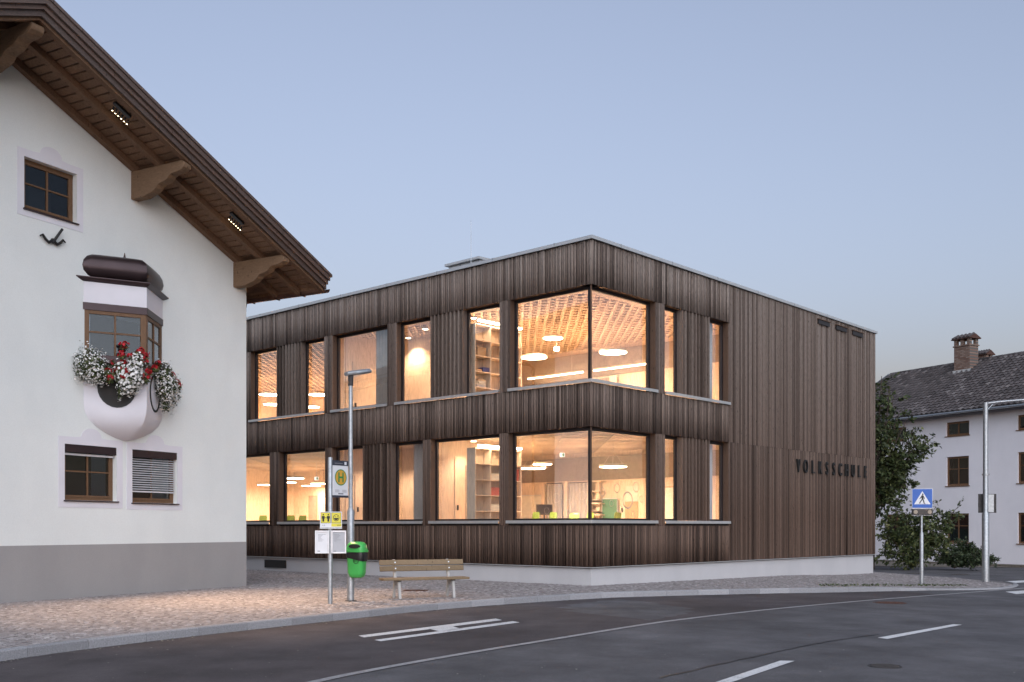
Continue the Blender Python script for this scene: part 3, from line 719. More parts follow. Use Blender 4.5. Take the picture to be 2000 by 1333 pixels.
curtain('curtain', ((5.95, .50), (6.85, .50)), 1.12, 4.15, 'curtain_white', 'pale curtain in ground floor window right of the right slats')
curtain('curtain', ((5.95, .50), (6.85, .50)), 4.7, 7.98, 'curtain_white', 'pale curtain upstairs right of the right slats')
curtain('curtain', ((3.5, .50), (3.9, .50)), 4.7, 7.98, 'curtain_white', 'pale curtain upstairs in narrow window right of the corner pillar')
def panelthing(name, x, y0, y1, z0, z1, m, label, cat, fm='light_metal'):
    o = inside(name, 0, 0, 0); MB().box(x-.03, x, y0, y1, z0, z1).build('panel', m, o); e = .03
    MB().box(x-.04, x-.031, y0-e, y1+e, z1, z1+e).box(x-.04, x-.031, y0-e, y1+e, z0-e, z0).box(x-.04, x-.031, y0-e, y0, z0, z1).box(x-.04, x-.031, y1, y1+e, z0, z1).build('frame', fm, o); return tag(o, label, cat)
panelthing('whiteboard', 8.23, 8.8, 9.9, 1.7, 2.75, 'whiteboard', 'pale whiteboard on the back wall of the corner classroom', 'whiteboard')
panelthing('chalkboard', 8.20, 5.2, 5.85, 1.1, 2.55, 'board_green', 'green chalkboard beside the classroom door', 'board')
panelthing('pin_board', 8.14, 2.7, 3.2, 1.7, 2.9, 'whiteboard', 'paper covered pin board behind narrow ground floor window', 'board', 'box_card')
panelthing('pin_board', 8.14, 3.3, 3.8, 1.7, 2.9, 'paper_grey', 'second paper covered pin board beside the first', 'board', 'box_card')
panelthing('wall_screen', 9.18, 23.9, 24.5, 1.85, 3.05, 'ply_grey', 'dark glazed door panel at the back of the left classroom', 'panel', 'box_card')
def desk(t, s, rz, label, g='tables in the ground floor classrooms'):
    o = inside('school_table', t, s, 1.075, rz); MB().box(-.65, .65, -.3, .3, .70, .73).build('table_top', 'table_grey', o)
    for sx in (-1, 1):
        for sy in (-1, 1): MB().tube([(sx*.58, sy*.25, 0), (sx*.58, sy*.25, .699)], .018, 8).build('leg', 'dark_metal', o)
    return tag(o, label, 'table', g)
def chair(t, s, rz, label):
    o = inside('school_chair', t, s, 1.075, rz); m = MB(); prof = [(.20, .46), (.05, .445), (-.14, .45), (-.19, .50), (-.22, .66), (-.24, .86), (-.245, .93)]
    wds = [.19, .20, .20, .19, .19, .20, .16]; rings = []
    for (y, z), wd in zip(prof, wds): rings.append([(-wd, y-.02, z+.01), (0, y, z), (wd, y-.02, z+.01), (wd, y-.035, z+.025), (0, y-.015, z+.02), (-wd, y-.035, z+.025)])
    m.loft(rings); m.build('shell', 'chair_green', o, smooth=50)
    for sx in (-1, 1):
        for sy in (-1, 1): MB().tube([(sx*.17, sy*.16, 0), (sx*.15, sy*.12-.01, .455)], .011, 6).build('leg', 'light_metal', o)
    return tag(o, label, 'chair', 'green chairs in the ground floor classrooms')
def inv_pt(u, Y): X = (u-1000)/F*Y; p = WS.inverted() @ Vector((X, Y, 0)); return p.x, p.y
for u, Y, rz, lb in [(1033, 33, .9, 'green chair at the left end of the corner classroom tables'), (1068, 33.5, .8, 'second green chair from the left in the corner classroom'), (1113, 35, 2.4, 'green chair turned sideways near the corner post'), (1140, 34, .8, 'green chair directly left of the corner post'), (1193, 33, .8, 'green chair right of the corner post'), (506, 42.5, .8, 'green chair behind the leftmost ground floor window'), (560, 42, .8, 'green chair left of the two beside the bus stop'), (583, 42.5, .8, 'green chair right of the two beside the bus stop')]:
    t, s = inv_pt(u, Y); chair(t, s, rz-.75, lb)
for u, Y, lb in [(1050, 35, 'grey table behind the two left chairs of the corner classroom'), (1125, 34.6, 'grey table near the corner post'), (1180, 34.8, 'grey table behind the chair right of the corner post'), (510, 44.5, 'grey table behind the leftmost ground floor window'), (590, 44.5, 'grey table behind the green chairs by the bus stop')]:
    t, s = inv_pt(u, Y); desk(t, s, -.75, lb)
t, s = inv_pt(1063, 37.5); desk(t, s, -.75, 'teacher desk carrying the monitor'); o = inside('computer_monitor', t, s, 1.81, -.75+.3)
MB().box(-.1, .1, -.08, .08, 0, .015).build('foot', 'black_plastic', o); MB().box(-.02, .02, -.01, .02, .016, .18).build('stand', 'black_plastic', o); MB().box(-.32, .32, -.02, .009, .181, .56).build('screen', 'dark_metal', o, bevel=.01); tag(o, 'dark computer monitor on a desk in the corner classroom', 'monitor')
def exit_sign(u, v, Y, label, cz):
    X = (u-1000)/F*Y; z = EYE+(HV-v)/F*Y; o = empty('exit_sign', (X, Y, z), .1)
    MB().box(-.085, .085, -.02, .02, -.07, .07).build('panel', 'exit_glow', o); MB().box(-.0, .065, -.026, -.021, -.05, .05).build('symbol', 'sign_green', o)
    MB().tube([(0, 0, .071), (0, 0, cz-z)], .008, 6).build('hanger', 'light_metal', o); tag(o, label, 'sign')
exit_sign(1087, 682, 33.5, 'small lit exit sign upstairs behind the corner window', 8.03); exit_sign(1098, 889, 36, 'small lit exit sign on the ground floor behind the corner window', 4.22); exit_sign(618, 935, 43, 'small lit exit sign left of the bus stop sign', 4.22)
# open wall shelf with paper trays
o = inside('wall_shelf', 8.0, 6.0, 1.075)
for z in (.9, 1.3, 1.75, 2.1): MB().box(-.15, .1, -.3, .25, z, z+.03).build('shelf', 'interior_wood', o)
MB().box(-.15, .1, .251, .28, 0, 2.13).build('side_panel', 'interior_wood', o); tag(o, 'open wooden shelf with trays right of the curtains', 'shelf')
for z, lb in ((.931, 'paper tray on lower board of the open shelf'), (1.331, 'paper tray on upper board of the open shelf')):
    p = inside('paper_tray', 8.0, 6.0, 1.075+z)
    for k in range(3): MB().box(-.12, .08, -.2, .18, k*.06, k*.06+.02).build('tray', 'black_plastic' if k == 1 else 'whiteboard', p)
    tag(p, lb, 'tray')
# ring stickers on the ground floor corner panes
for i, (t, z, r) in enumerate([(1.45, 2.62, .13), (1.95, 2.30, .24), (2.35, 2.68, .15), (2.62, 2.35, .10), (1.6, 2.05, .11), (2.2, 1.92, .09), (1.2, 2.2, .09), (.8, 2.5, .12)]):
    mb = MB(Matrix(((1, 0, 0, t), (0, 0, 1, .2385), (0, 1, 0, z), (0, 0, 0, 1)))); n = 28
    mb.loft([[(q*math.cos(2*math.pi*k/n), q*math.sin(2*math.pi*k/n), d) for k in range(n)] for q, d in ((r, 0), (r, .002), (r*.86, .002), (r*.86, 0), (r, 0))], cap=False); mb.build('ring_sticker', 'whiteboard', S)
for i, (s, z, r) in enumerate([(.5, 2.4, .12), (.9, 2.15, .18), (1.4, 2.35, .13), (1.75, 2.0, .09), (1.15, 2.6, .08)]):
    mb = MB(Matrix(((0, 0, 1, .2385), (1, 0, 0, s), (0, 1, 0, z), (0, 0, 0, 1)))); n = 28
    mb.loft([[(q*math.cos(2*math.pi*k/n), q*math.sin(2*math.pi*k/n), d) for k in range(n)] for q, d in ((r, 0), (r, .002), (r*.93, .002), (r*.93, 0), (r, 0))], cap=False); mb.build('ring_sticker', 'whiteboard', S)
for sa, sb2, lb in ((6.3, 8.9, 'left linear lamp at the back of the upstairs corner classroom'), (3.2, 5.8, 'right linear lamp at the back of the upstairs corner classroom')):
    o = inside('linear_lamp', 7.6, sa, 7.12); MB().box(-.04, .04, 0, sb2-sa, .0, .06).build('housing', 'whiteboard', o); MB().box(-.035, .035, .01, sb2-sa-.01, -.03, -.001).build('tube', 'tube_glow', o)
    MB().tube([(0, .5, .061), (0, .5, .9)], .006, 4).build('cable', 'whiteboard', o); tag(o, lb, 'lamp')
# rooftop skylight and lightning rod
o = empty('roof_skylight', SL(1.4, 5.45, 9.08), CA); MB().box(0, 1.4, 0, 1.35, 0, .72).build('curb', 'light_metal', o); MB().prism([(-.12, .73), (1.5, .73), (1.5, .86), (-.12, .80)], -.08, 1.43, 'y').build('lid', 'sill_metal', o)
for x in (0, .8): MB().box(-.02, -.001, x, x+.04, 0, .71).build('post', 'galvanised', o)
tag(o, 'low metal skylight hood standing on the school roof', 'skylight')
o = empty('lightning_rod', SL(1.2, 5.62, 9.08), 0); MB().tube([(0, 0, 0), (0, 0, 1.0), (0, 0, 1.95)], [.016, .010, .006], 6).build('rod', 'light_metal', o); MB().lathe([(.12, 0), (.10, .06)], 10).build('base', 'concrete', o); tag(o, 'thin lightning rod on the school roof', 'rod')

# ================================================================== LEFT HOUSE
Hh = empty('white_house', H0, HA); tag(Hh, 'white plastered gable house with wide wooden eaves', 'house')
RW, SLP = 7.45, .415                                          # ridge position along the gable, roof slope
def zb(wv): return 11.37-SLP*abs(wv-RW)                       # underside of the bargeboard
WINS = {'up': (5.244, 6.535, 8.2, 9.28), 'lo': (4.173, 5.556, 2.14, 3.36), 'lb': (2.375, 3.737, 2.12, 3.355), 'oriel': (3.0, 4.9, 5.18, 6.34)}
xsb = sorted({0, RW, 14.9} | {q for a in WINS.values() for q in a[:2]})
mb = MB()
for a, b in zip(xsb, xsb[1:]):
    zs = [0]+sorted([q for v in WINS.values() if v[0] <= a+1e-6 and v[1] >= b-1e-6 for q in v[2:]])+[None]
    for k in range(0, len(zs), 2):
        z0, z1 = zs[k], zs[k+1]; za, zb_ = (z1, z1) if z1 is not None else (zb(a)+.03, zb(b)+.03)
        mb.add([(a, 0, z0), (b, 0, z0), (b, 0, zb_), (a, 0, za)], [(0, 1, 2, 3)])
for (a, b, z0, z1) in WINS.values():
    d = -.16; mb.add([(a, 0, z0), (b, 0, z0), (b, 0, z1), (a, 0, z1), (a, d, z0), (b, d, z0), (b, d, z1), (a, d, z1)], [(0, 1, 5, 4), (1, 2, 6, 5), (2, 3, 7, 6), (3, 0, 4, 7)])
mb.add([(0, 0, 0), (0, -18, 0), (0, -18, zb(0)), (0, 0, zb(0)+.03)], [(0, 1, 2, 3)]); mb.add([(14.9, 0, 0), (14.9, -18, 0), (14.9, -18, zb(14.9)), (14.9, 0, zb(14.9))], [(0, 1, 2, 3)])
mb.build('wall', 'house_plaster', Hh)
MB().box(.0, 14.9, -.2, .004, -.2, 1.165).box(-.004, .1, -18, .0035, -.2, 1.165).build('plinth', 'grey_plaster', Hh)
# roof slabs, soffit boards, rafters, purlins, bargeboards
OV, EV = 1.72, 1.08
for side in (1, -1):
    def X(d): return RW-side*d                                # d = horizontal distance from the ridge
    De = RW+EV
    def zt(d): return 11.37-SLP*d
    # roof deck and covering
    ro = MB(); ro.prism([(X(0), zt(0)+.24), (X(De+.06), zt(De+.06)+.24), (X(De+.06), zt(De+.06)+.32), (X(0), zt(0)+.32)], -18, OV+.05, 'y'); rf = ro.build('roof', 'roof_sheet', Hh)
    MB().prism([(X(0), zt(0)+.33), (X(De+.05), zt(De+.05)+.33), (X(De+.05), zt(De+.05)+.40), (X(0), zt(0)+.40)], -18, OV+.24, 'y').build('roof_covering', 'barge_wood', Hh)
    for k, (y0, y1, za, zb2, tn) in enumerate([(OV+.03, OV+.08, 0, .16, .3), (OV+.095, OV+.14, .12, .24, .95), (OV+.16, OV+.21, .21, .329, .45)]):
        MB().prism([(X(0.0), zt(0)+za), (X(De), zt(De)+za), (X(De), zt(De)+zb2), (X(0), zt(0)+zb2)], y0, y1, 'y', tn).build('bargeboard', 'barge_wood', Hh)
    # soffit boards (lying across the rafters, running out from the wall)
    d = .02; pit = .19; nb = 0
    while d < De-.02:
        e = min(d+pit-.034, De); nb += 1
        if side == 1 or d < 1.6:
            MB().prism([(X(d), zt(d)+.10), (X(e), zt(e)+.10), (X(e), zt(e)+.13), (X(d), zt(d)+.13)], -.1, OV-.06, 'y', random.uniform(.3, .7)).build('soffit_board', 'soffit_wood', Hh)
        d += pit
    MB().prism([(X(0), zt(0)+.132), (X(De), zt(De)+.132), (X(De), zt(De)+.22), (X(0), zt(0)+.22)], -18, OV+.02, 'y').build('deck', 'dark_room', Hh)
    for yy, ww in ((.02, .14), (.80, .14), (OV-.13, .14)):
        MB().prism([(X(0), zt(0)-.06), (X(De-.05), zt(De-.05)-.06), (X(De-.05), zt(De-.05)+.098), (X(0), zt(0)+.098)], yy, yy+ww, 'y', random.random()*.5).build('rafter', 'soffit_wood', Hh)
    for k in range(1, 14):
        yy = -k*1.1
        if side == 1: MB().prism([(-EV+.03, zt(De)+.0), (-.01, zt(RW)-.04), (-.01, zt(RW)+.098), (-EV+.03, zt(De)+.11)], yy, yy+.13, 'y').build('rafter_tail', 'soffit_wood', Hh)
    # eave side boards
    if side == 1:
        MB().box(-EV-.012, -EV+.02, -18, OV+.0, zt(De)+.03, zt(De)+.235).build('fascia', 'soffit_wood', Hh)
        for k in range(6):
            d = RW+.02+k*.19; e = d+.178
            MB().prism([(X(d), zt(d)+.10), (X(e), zt(e)+.10), (X(e), zt(e)+.129), (X(d), zt(d)+.129)], -18, -.102, 'y', random.random()).build('soffit_board', 'soffit_wood', Hh)
def purlin(wc, zt_, L, hw=.112):
    """carved purlin end: deep at the wall, stepping up in scrolls to a rounded nose"""
    up = [(-.3, zt_), (L-.10, zt_), (L-.03, zt_-.03), (L, zt_-.09), (L-.02, zt_-.16), (L-.10, zt_-.21), (L-.22, zt_-.235), (L-.38, zt_-.24)]
    lo_ = [(L-.46, zt_-.27), (L-.52, zt_-.33), (L-.62, zt_-.38), (L-.76, zt_-.40), (L-.84, zt_-.43), (L-.90, zt_-.50), (L-1.02, zt_-.57), (L-1.18, zt_-.60), (L-1.30, zt_-.64), (-.3, zt_-.64)]
    o = MB(Matrix(((0, 0, 1, wc), (1, 0, 0, 0), (0, 1, 0, 0), (0, 0, 0, 1)))).prism(up+lo_, -hw, hw, 'z').build('purlin', 'beam_wood', Hh, bevel=.015)
    return o
purlin(.49-.125, zb(.49)-.065, 1.70); purlin(3.78-.125, zb(3.78)-.065, 1.70); purlin(RW, zb(RW)-.10, 1.70, .14)
# gutter and downpipe on the eave
n = 10; gx, gz = -EV-.10, zb(-EV)+.055
mb = MB(); pr = [(gx+.12*math.cos(a), gz+.12*math.sin(a)) for a in [math.pi+math.pi*k/n for k in range(n+1)]]; pr2 = [(gx+.11*math.cos(a), gz+.11*math.sin(a)) for a in [2*math.pi-math.pi*k/n for k in range(n+1)]]
mb.prism(pr+pr2, -18, OV+.02, 'y'); gu = mb.build('gutter', 'copper', Hh)
for k in range(6): MB().box(gx-.1, gx+.1, .9-k*.9, .93-k*.9, gz-.128, gz+.02).build('gutter_bracket', 'copper', gu)
MB().tube([(gx, -1.2, gz-.09), (gx, -1.2, gz-.30), (gx+.08, -1.2, gz-.42), (-.25, -1.2, gz-.46), (-.08, -1.2, gz-.56), (-.08, -1.2, .2)], [.09, .055, .05, .05, .05, .05], 12).build('downpipe', 'copper', gu, smooth=60)
# windows
def hwin(wx0, wx1, z0, z1, kind):
    d = -.13; fw = .065; o = MB().box(wx0, wx0+fw, d-.05, d, z0, z1).box(wx1-fw, wx1, d-.05, d, z0, z1).box(wx0+fw, wx1-fw, d-.05, d, z0, z0+fw).box(wx0+fw, wx1-fw, d-.05, d, z1-fw, z1).build('window', 'window_wood', Hh, bevel=.006)
    m = MB(); a, b, c, e = wx0+fw, wx1-fw, z0+fw, z1-fw; s = .05; mx, mz = (a+b)/2, (c+e)/2+.03
    m.box(a, a+s, d-.045, d+.012, c, e).box(b-s, b, d-.045, d+.012, c, e).box(a+s, b-s, d-.045, d+.012, c, c+s).box(a+s, b-s, d-.045, d+.012, e-s, e); m.build('sash', 'window_wood', o, bevel=.005)
    MB().box(mx-.02, mx+.02, d-.03, d+.006, c+s, e-s).build('mullion', 'window_wood', o); MB().box(a+s, mx-.021, d-.03, d+.006, mz-.016, mz+.016).box(mx+.021, b-s, d-.03, d+.006, mz-.016, mz+.016).build('glazing_bar', 'window_wood', o)
    for (p, q) in ((a+s, mx-.02), (mx+.02, b-s)):
        for (r_, t_) in ((c+s, mz-.016), (mz+.016, e-s)): MB().box(p, q, d-.02, d-.016, r_, t_).build('pane', 'house_glass', o)
    MB().box(wx0-.03, wx1+.03, d+.001, .05, z0-.03, z0-.004).build('sill', 'brown_metal', o)
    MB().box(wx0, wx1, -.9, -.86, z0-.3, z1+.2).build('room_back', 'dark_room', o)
    if kind != 'up':
        MB().box(wx0+.01, wx1-.01, d+.015, -.005, z1-.17, z1-.005).build('blind_box', 'brown_metal', o)
        if kind == 'lb':
            for k in range(14):
                z = z1-.21-k*.054; MB(Matrix.Translation((0, d+.05, z)) @ Matrix.Rotation(-.5, 4, 'X')).box(wx0+.03, wx1-.03, -.026, .026, -.002, .002).build('blind_slat', 'blind_white', o)
            MB().box(wx0+.03, wx1-.03, d+.03, d+.06, z1-.985, z1-.955).build('blind_rail', 'blind_white', o)
        else: MB().box(wx0+.03, wx1-.03, d+.03, d+.06, z1-.235, z1-.19).build('blind_rail', 'blind_white', o)
    # raised plaster surround with the little arch
    q = .16; pts = [(wx0-q, z0-q), (wx1+q, z0-q), (wx1+q, z1+q), ((wx0+wx1)/2+.42, z1+q)]
    pts += [((wx0+wx1)/2+.27*math.cos(a), z1+q+.02+.2*math.sin(a)) for a in [math.pi*k/10 for k in range(11)]]+[((wx0+wx1)/2-.42, z1+q), (wx0-q, z1+q)]
    m = MB(); m.box(wx0-q, wx0, .001, .009, z0-q, z1+q).box(wx1, wx1+q, .001, .009, z0-q, z1+q).box(wx0, wx1, .001, .009, z0-q, z0).box(wx0, wx1, .001, .009, z1, z1+q)
    m.prism([p for p in pts[3:-1]], .001, .0085, 'y'); m.build('surround', 'trim_plaster', o)
for k, v in WINS.items():
    if k != 'oriel': hwin(*v, k)
# wall anchor ornament
mb = MB(); mb.tube([(5.89, .05, 7.62), (5.70, .12, 7.95)], .028, 8)
for sgn in (-1, 1): mb.tube([(5.88, .05, 7.68), (5.88+sgn*.10, .05, 7.61), (5.88+sgn*.18, .05, 7.66), (5.88+sgn*.25, .05, 7.74), (5.88+sgn*.31, .05, 7.70)], [.03, .032, .03, .025, .015], 8)
mb.tube([(5.88, 0, 7.7), (5.88, .06, 7.7)], .02, 6); o = mb.build('wall_anchor', 'black_paint', Hh, smooth=60)
# soffit spotlights: housings with six lenses that light the pavement
def spots(wc, yo, label, power):
    z = zb(wc)+.02; o = empty('soffit_spotlight', WH @ Vector((wc, yo, z)), HA)
    MB(Matrix.Rotation(-math.atan(SLP), 4, 'Y')).box(-.22, .22, -.04, .05, .02, .08).build('housing', 'black_plastic', o)
    for k in range(6):
        x = -.19+.076*k; zz = x*SLP-.03; h = MB().tube([(x, 0, zz), (x, -.05, zz-.08)], .02, 10).build('spot_head', 'black_plastic', o)
        MB().tube([(x, -.0505, zz-.081), (x, -.054, zz-.086)], .014, 10).build('lens', 'led_glow', h)
    l = bpy.data.lights.new('lamp', 'SPOT'); l.energy = power; l.color = (1.0, .64, .38); l.spot_size = R(52); l.spot_blend = .95; l.shadow_soft_size = .15
    lo = bpy.data.objects.new('light', l); col.objects.link(lo); lo.parent = o; lo.location = (0, 0, -.2)
    lo.rotation_euler = (R(17), R(-7), 0); return tag(o, label, 'spotlight')
spots(5.15, 1.30, 'row of six small lit spots under the eaves above the upper window', 620); spots(1.72, 1.30, 'row of six small lit spots under the eaves between the two carved beams', 520)
# --- triangular oriel
WC, AA, PP = 3.95, 1.12, .72
def tri(s, z, bul=0.0, off=0.0, nn=10):
    a, p = AA*s+off*1.5, PP*s+off; pts = []
    for k in range(nn+1):
        f = k/nn; pts.append((WC+a*(1-f), p*f+bul*math.sin(math.pi*f)*.5, z))
    for k in range(1, nn+1):
        f = k/nn; pts.append((WC-a*f, p*(1-f)+bul*math.sin(math.pi*f)*.5, z))
    pts += [(WC-a, -.05, z), (WC+a, -.05, z)]; return pts
mb = MB(); mb.loft([tri(s, z, b) for s, z, b in [(.03, 3.53, .0), (.25, 3.58, .05), (.5, 3.68, .09), (.72, 3.80, .10), (.88, 3.94, .08), (.97, 4.10, .05), (1.0, 4.28, .02), (1.0, 4.6, 0), (1.0, 5.12, 0)]])
ori = mb.build('oriel', 'trim_plaster', Hh, smooth=35)
MB().loft([tri(1.0, 6.52), tri(1.0, 6.98)]).build('fascia', 'trim_plaster', ori)
MB().loft([tri(1.0, 6.985, 0, .02), tri(1.0, 7.02, 0, .08), tri(1.0, 7.055, 0, .13), tri(1.0, 7.075, 0, .13), tri(.9, 7.11, 0, 0)]).build('cornice', 'brown_metal', ori)
MB().loft([tri(s, z, b) for s, z, b in [(.78, 7.10, 0), (.90, 7.14, .02), (1.0, 7.23, .04), (1.03, 7.34, .04), (1.0, 7.46, .04), (.92, 7.56, .03), (.80, 7.62, .02), (.62, 7.655, .02), (.4, 7.67, 0), (.2, 7.68, 0), (.07, 7.70, 0), (.03, 7.76, 0), (.008, 7.86, 0)]]).build('onion_roof', 'brown_metal', ori, smooth=50)
MB().loft([tri(1.0, 5.121, 0, .03), tri(1.0, 5.16, 0, .03)]).build('ledge', 'brown_metal', ori)
MB().loft([tri(1.0, 6.36, 0, .012), tri(1.0, 6.519, 0, .012)]).build('blind_box', 'brown_metal', ori)
LF = math.hypot(AA, PP)
for sgn in (1, -1):                                             # two faces: local x from the wall to the apex, y outwards
    dx, dy = -sgn*AA/LF, PP/LF; ox, oy = (sgn*PP/LF, AA/LF)
    Mf = Matrix(((dx, ox, 0, WC+sgn*AA), (dy, oy, 0, 0), (0, 0, 1, 0), (0, 0, 0, 1)))
    m = MB(Mf); z0, z1 = 5.161, 6.359
    m.box(.02, .12, -.08, -.01, z0, z1).box(LF-.13, LF-.01, -.08, -.01, z0, z1).box(.121, LF-.131, -.08, -.01, z1-.08, z1).box(.121, LF-.131, -.08, -.01, z0, z0+.08); wo_ = m.build('oriel_window', 'window_wood', ori, bevel=.005)
    a, b, c, e = .121, LF-.131, z0+.081, z1-.081; mx, mz = (a+b)/2, (c+e)/2+.12
    MB(Mf).box(mx-.02, mx+.02, -.06, -.015, c, e).box(a, mx-.021, -.06, -.015, mz-.018, mz+.018).box(mx+.021, b, -.06, -.015, mz-.018, mz+.018).build('glazing_bar', 'window_wood', wo_)
    for p, q in ((a, mx-.02), (mx+.02, b)):
        for r_, t_ in ((c, mz-.018), (mz+.018, e)): MB(Mf).box(p, q, -.045, -.04, r_, t_).build('pane', 'house_glass', wo_)
    # oval plaster niche with dark rim on the body
    n = 24; cx, cz = LF*.52, 4.66; rx, rz = LF*.28, .40
    m = MB(Mf); m.loft([[(cx+rx*k1*math.cos(2*math.pi*k/n), dd_, cz+rz*k1*math.sin(2*math.pi*k/n)) for k in range(n)] for k1, dd_ in ((1.1, .0), (1.1, .022), (.98, .022), (.98, .001))], cap=False); m.build('niche_rim', 'black_paint', ori)
    m = MB(Mf); m.loft([[(cx+rx*.98*math.cos(2*math.pi*k/n), dd_, cz+rz*.98*math.sin(2*math.pi*k/n)) for k in range(n)] for dd_ in (.002, .010)]); m.build('niche_panel', 'dark_room' if sgn == 1 else 'trim_plaster', ori)
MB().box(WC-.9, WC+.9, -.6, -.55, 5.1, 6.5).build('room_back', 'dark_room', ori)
# --- flower boxes on the oriel ledge
def along_face(sgn, f, off): 
    dx, dy = -sgn*AA/LF, PP/LF; ox, oy = (sgn*PP/LF, AA/LF); return Vector((WC+sgn*AA+dx*f*LF+ox*off, dy*f*LF+oy*off, 0))
def leaf_cloud(V, Fc, T, c, rad, n, size, tlo=0., thi=1., shell=.4):
    for _ in range(n):
        d = rng.normal(size=3); d /= np.linalg.norm(d)+1e-9; r = (1-shell*rng.random()**1.5); p = np.array(c)+d*np.array(rad)*r
        a = rng.normal(size=3); a /= np.linalg.norm(a); b = np.cross(a, d); b /= np.linalg.norm(b)+1e-9; s = size*rng.uniform(.6, 1.3); k = len(V)
        V += [p-a*s, p+b*s*.45, p+a*s, p-b*s*.45]; Fc.append((k, k+1, k+2, k+3)); T.append(rng.uniform(tlo, thi))
def blossoms(V, Fc, T, c, rad, n, size, out=None, lowbias=0):
    for _ in range(n):
        d = rng.normal(size=3); d /= np.linalg.norm(d)+1e-9
        p = np.array(c)+d*np.array(rad)*(rng.uniform(.82, 1.06)+.16*math.sin(d[0]*7+c[2]*9)*math.cos(d[2]*6+c[0]*5)+.10*math.sin(d[1]*11+d[2]*5)+(rng.random() < .05)*rng.uniform(.05, .3)); nn = d+rng.normal(size=3)*.35; nn /= np.linalg.norm(nn)
        a = np.cross(nn, [.3, .2, 1.]); a /= np.linalg.norm(a)+1e-9; b = np.cross(nn, a); s = size*rng.uniform(.7, 1.25); k = len(V); t = rng.uniform(.2, 1)
        V.append(p-nn*s*.25)
        for q in range(5): an = 2*math.pi*q/5; V.append(p+(a*math.cos(an)+b*math.sin(an))*s)
        for q in range(5): Fc.append((k, k+1+q, k+1+(q+1) % 5, k)); T.append(t)
def flower_box(name, sgn, f0, f1, label, masses, reds):
    o = empty(name, WH @ (along_face(sgn, (f0+f1)/2, .14)+Vector((0, 0, 5.16))), HA); base = along_face(sgn, (f0+f1)/2, .14)+Vector((0, 0, 5.16))
    dx, dy = -sgn*AA/LF, PP/LF; ox, oy = (sgn*PP/LF, AA/LF); Mf = Matrix(((dx, ox, 0, 0), (dy, oy, 0, 0), (0, 0, 1, 0), (0, 0, 0, 1))); h = (f1-f0)*LF/2
    MB(Mf).box(-h, h, -.10, .10, .002, .18).build('planter', 'brown_metal', o, bevel=.01)
    V, Fc, T = [], [], []; V2, F2, T2 = [], [], []; V3, F3, T3 = [], [], []
    for (f, off, z, rx, ry, rz, n, sz) in masses:
        c = np.array(along_face(sgn, f, off)-base)+np.array((0, 0, z+5.16)); c[2] = z-5.16
        leaf_cloud(V, Fc, T, c, (rx*.95, ry*.95, rz*.95), int(n*1.4), .035, 0, .8, .55); blossoms(V2, F2, T2, c, (rx, ry, rz), n, sz)
    for (f, off, z, r, n) in reds:
        c = np.array(along_face(sgn, f, off)-base); c[2] = z-5.16; leaf_cloud(V, Fc, T, c-np.array((0, 0, .06)), (r*1.3,)*3, 40, .045, .2, 1); blossoms(V3, F3, T3, c, (r*1.25, r*1.25, r), int(n*1.6), .033)
    npmesh('foliage', V, Fc, T, 'leaf', o, 'stuff')
    def tri_mesh(nm, Vv, Ff, Tt, m): npmesh(nm, Vv, [q[:3] for q in Ff], Tt, m, o, 'stuff')
    tri_mesh('white_blossoms', V2, F2, T2, 'petal_white')
    if V3: tri_mesh('red_blossoms', V3, F3, T3, 'petal_red')
    return tag(o, label, 'flowers')
def reds(sp, n=14):
    return [(f, o_, z, .05+.03*random.random(), n) for f, o_, z in sp]
flower_box('flower_box', 1, .02, .55, 'ball of small white flowers at the left end of the oriel window', [(.08, .16, 5.10, .36, .34, .40, 900, .020), (.20, .20, 5.02, .30, .28, .36, 500, .020)], reds([(.42, .25, 5.0), (.46, .22, 5.2), (.38, .3, 4.85), (.5, .3, 5.05), (.33, .32, 5.0)]))
flower_box('flower_box', 1, .57, .98, 'red geraniums and trailing white petunias at the middle of the oriel', [(.82, .20, 5.20, .20, .18, .26, 170, .030), (.78, .22, 4.94, .28, .20, .30, 330, .032), (.70, .2, 4.72, .26, .16, .22, 200, .032), (.60, .22, 4.98, .22, .16, .30, 220, .030), (.55, .18, 4.60, .07, .07, .25, 60, .014)], reds([(.62, .15, 5.62), (.58, .2, 5.40), (.72, .2, 5.38), (.9, .15, 5.45), (.95, .2, 5.40), (.93, .22, 5.30), (.60, .25, 5.2), (.56, .28, 5.05), (.64, .3, 5.0), (.58, .3, 4.88), (1.0, .22, 5.05), (.97, .26, 4.92), (.88, .2, 5.5)], 22))
flower_box('flower_box', -1, .05, .75, 'hanging white flowers on the right face of the oriel', [(.55, .20, 5.10, .25, .25, .30, 420, .022), (.45, .24, 4.80, .27, .26, .36, 520, .022), (.15, .24, 4.75, .26, .24, .42, 460, .022), (.4, .2, 4.42, .12, .12, .22, 90, .014)], reds([(.85, .2, 5.30), (.25, .3, 5.15), (.12, .35, 5.0), (.2, .33, 5.05), (.08, .38, 4.95), (.9, .15, 5.2)], 18))

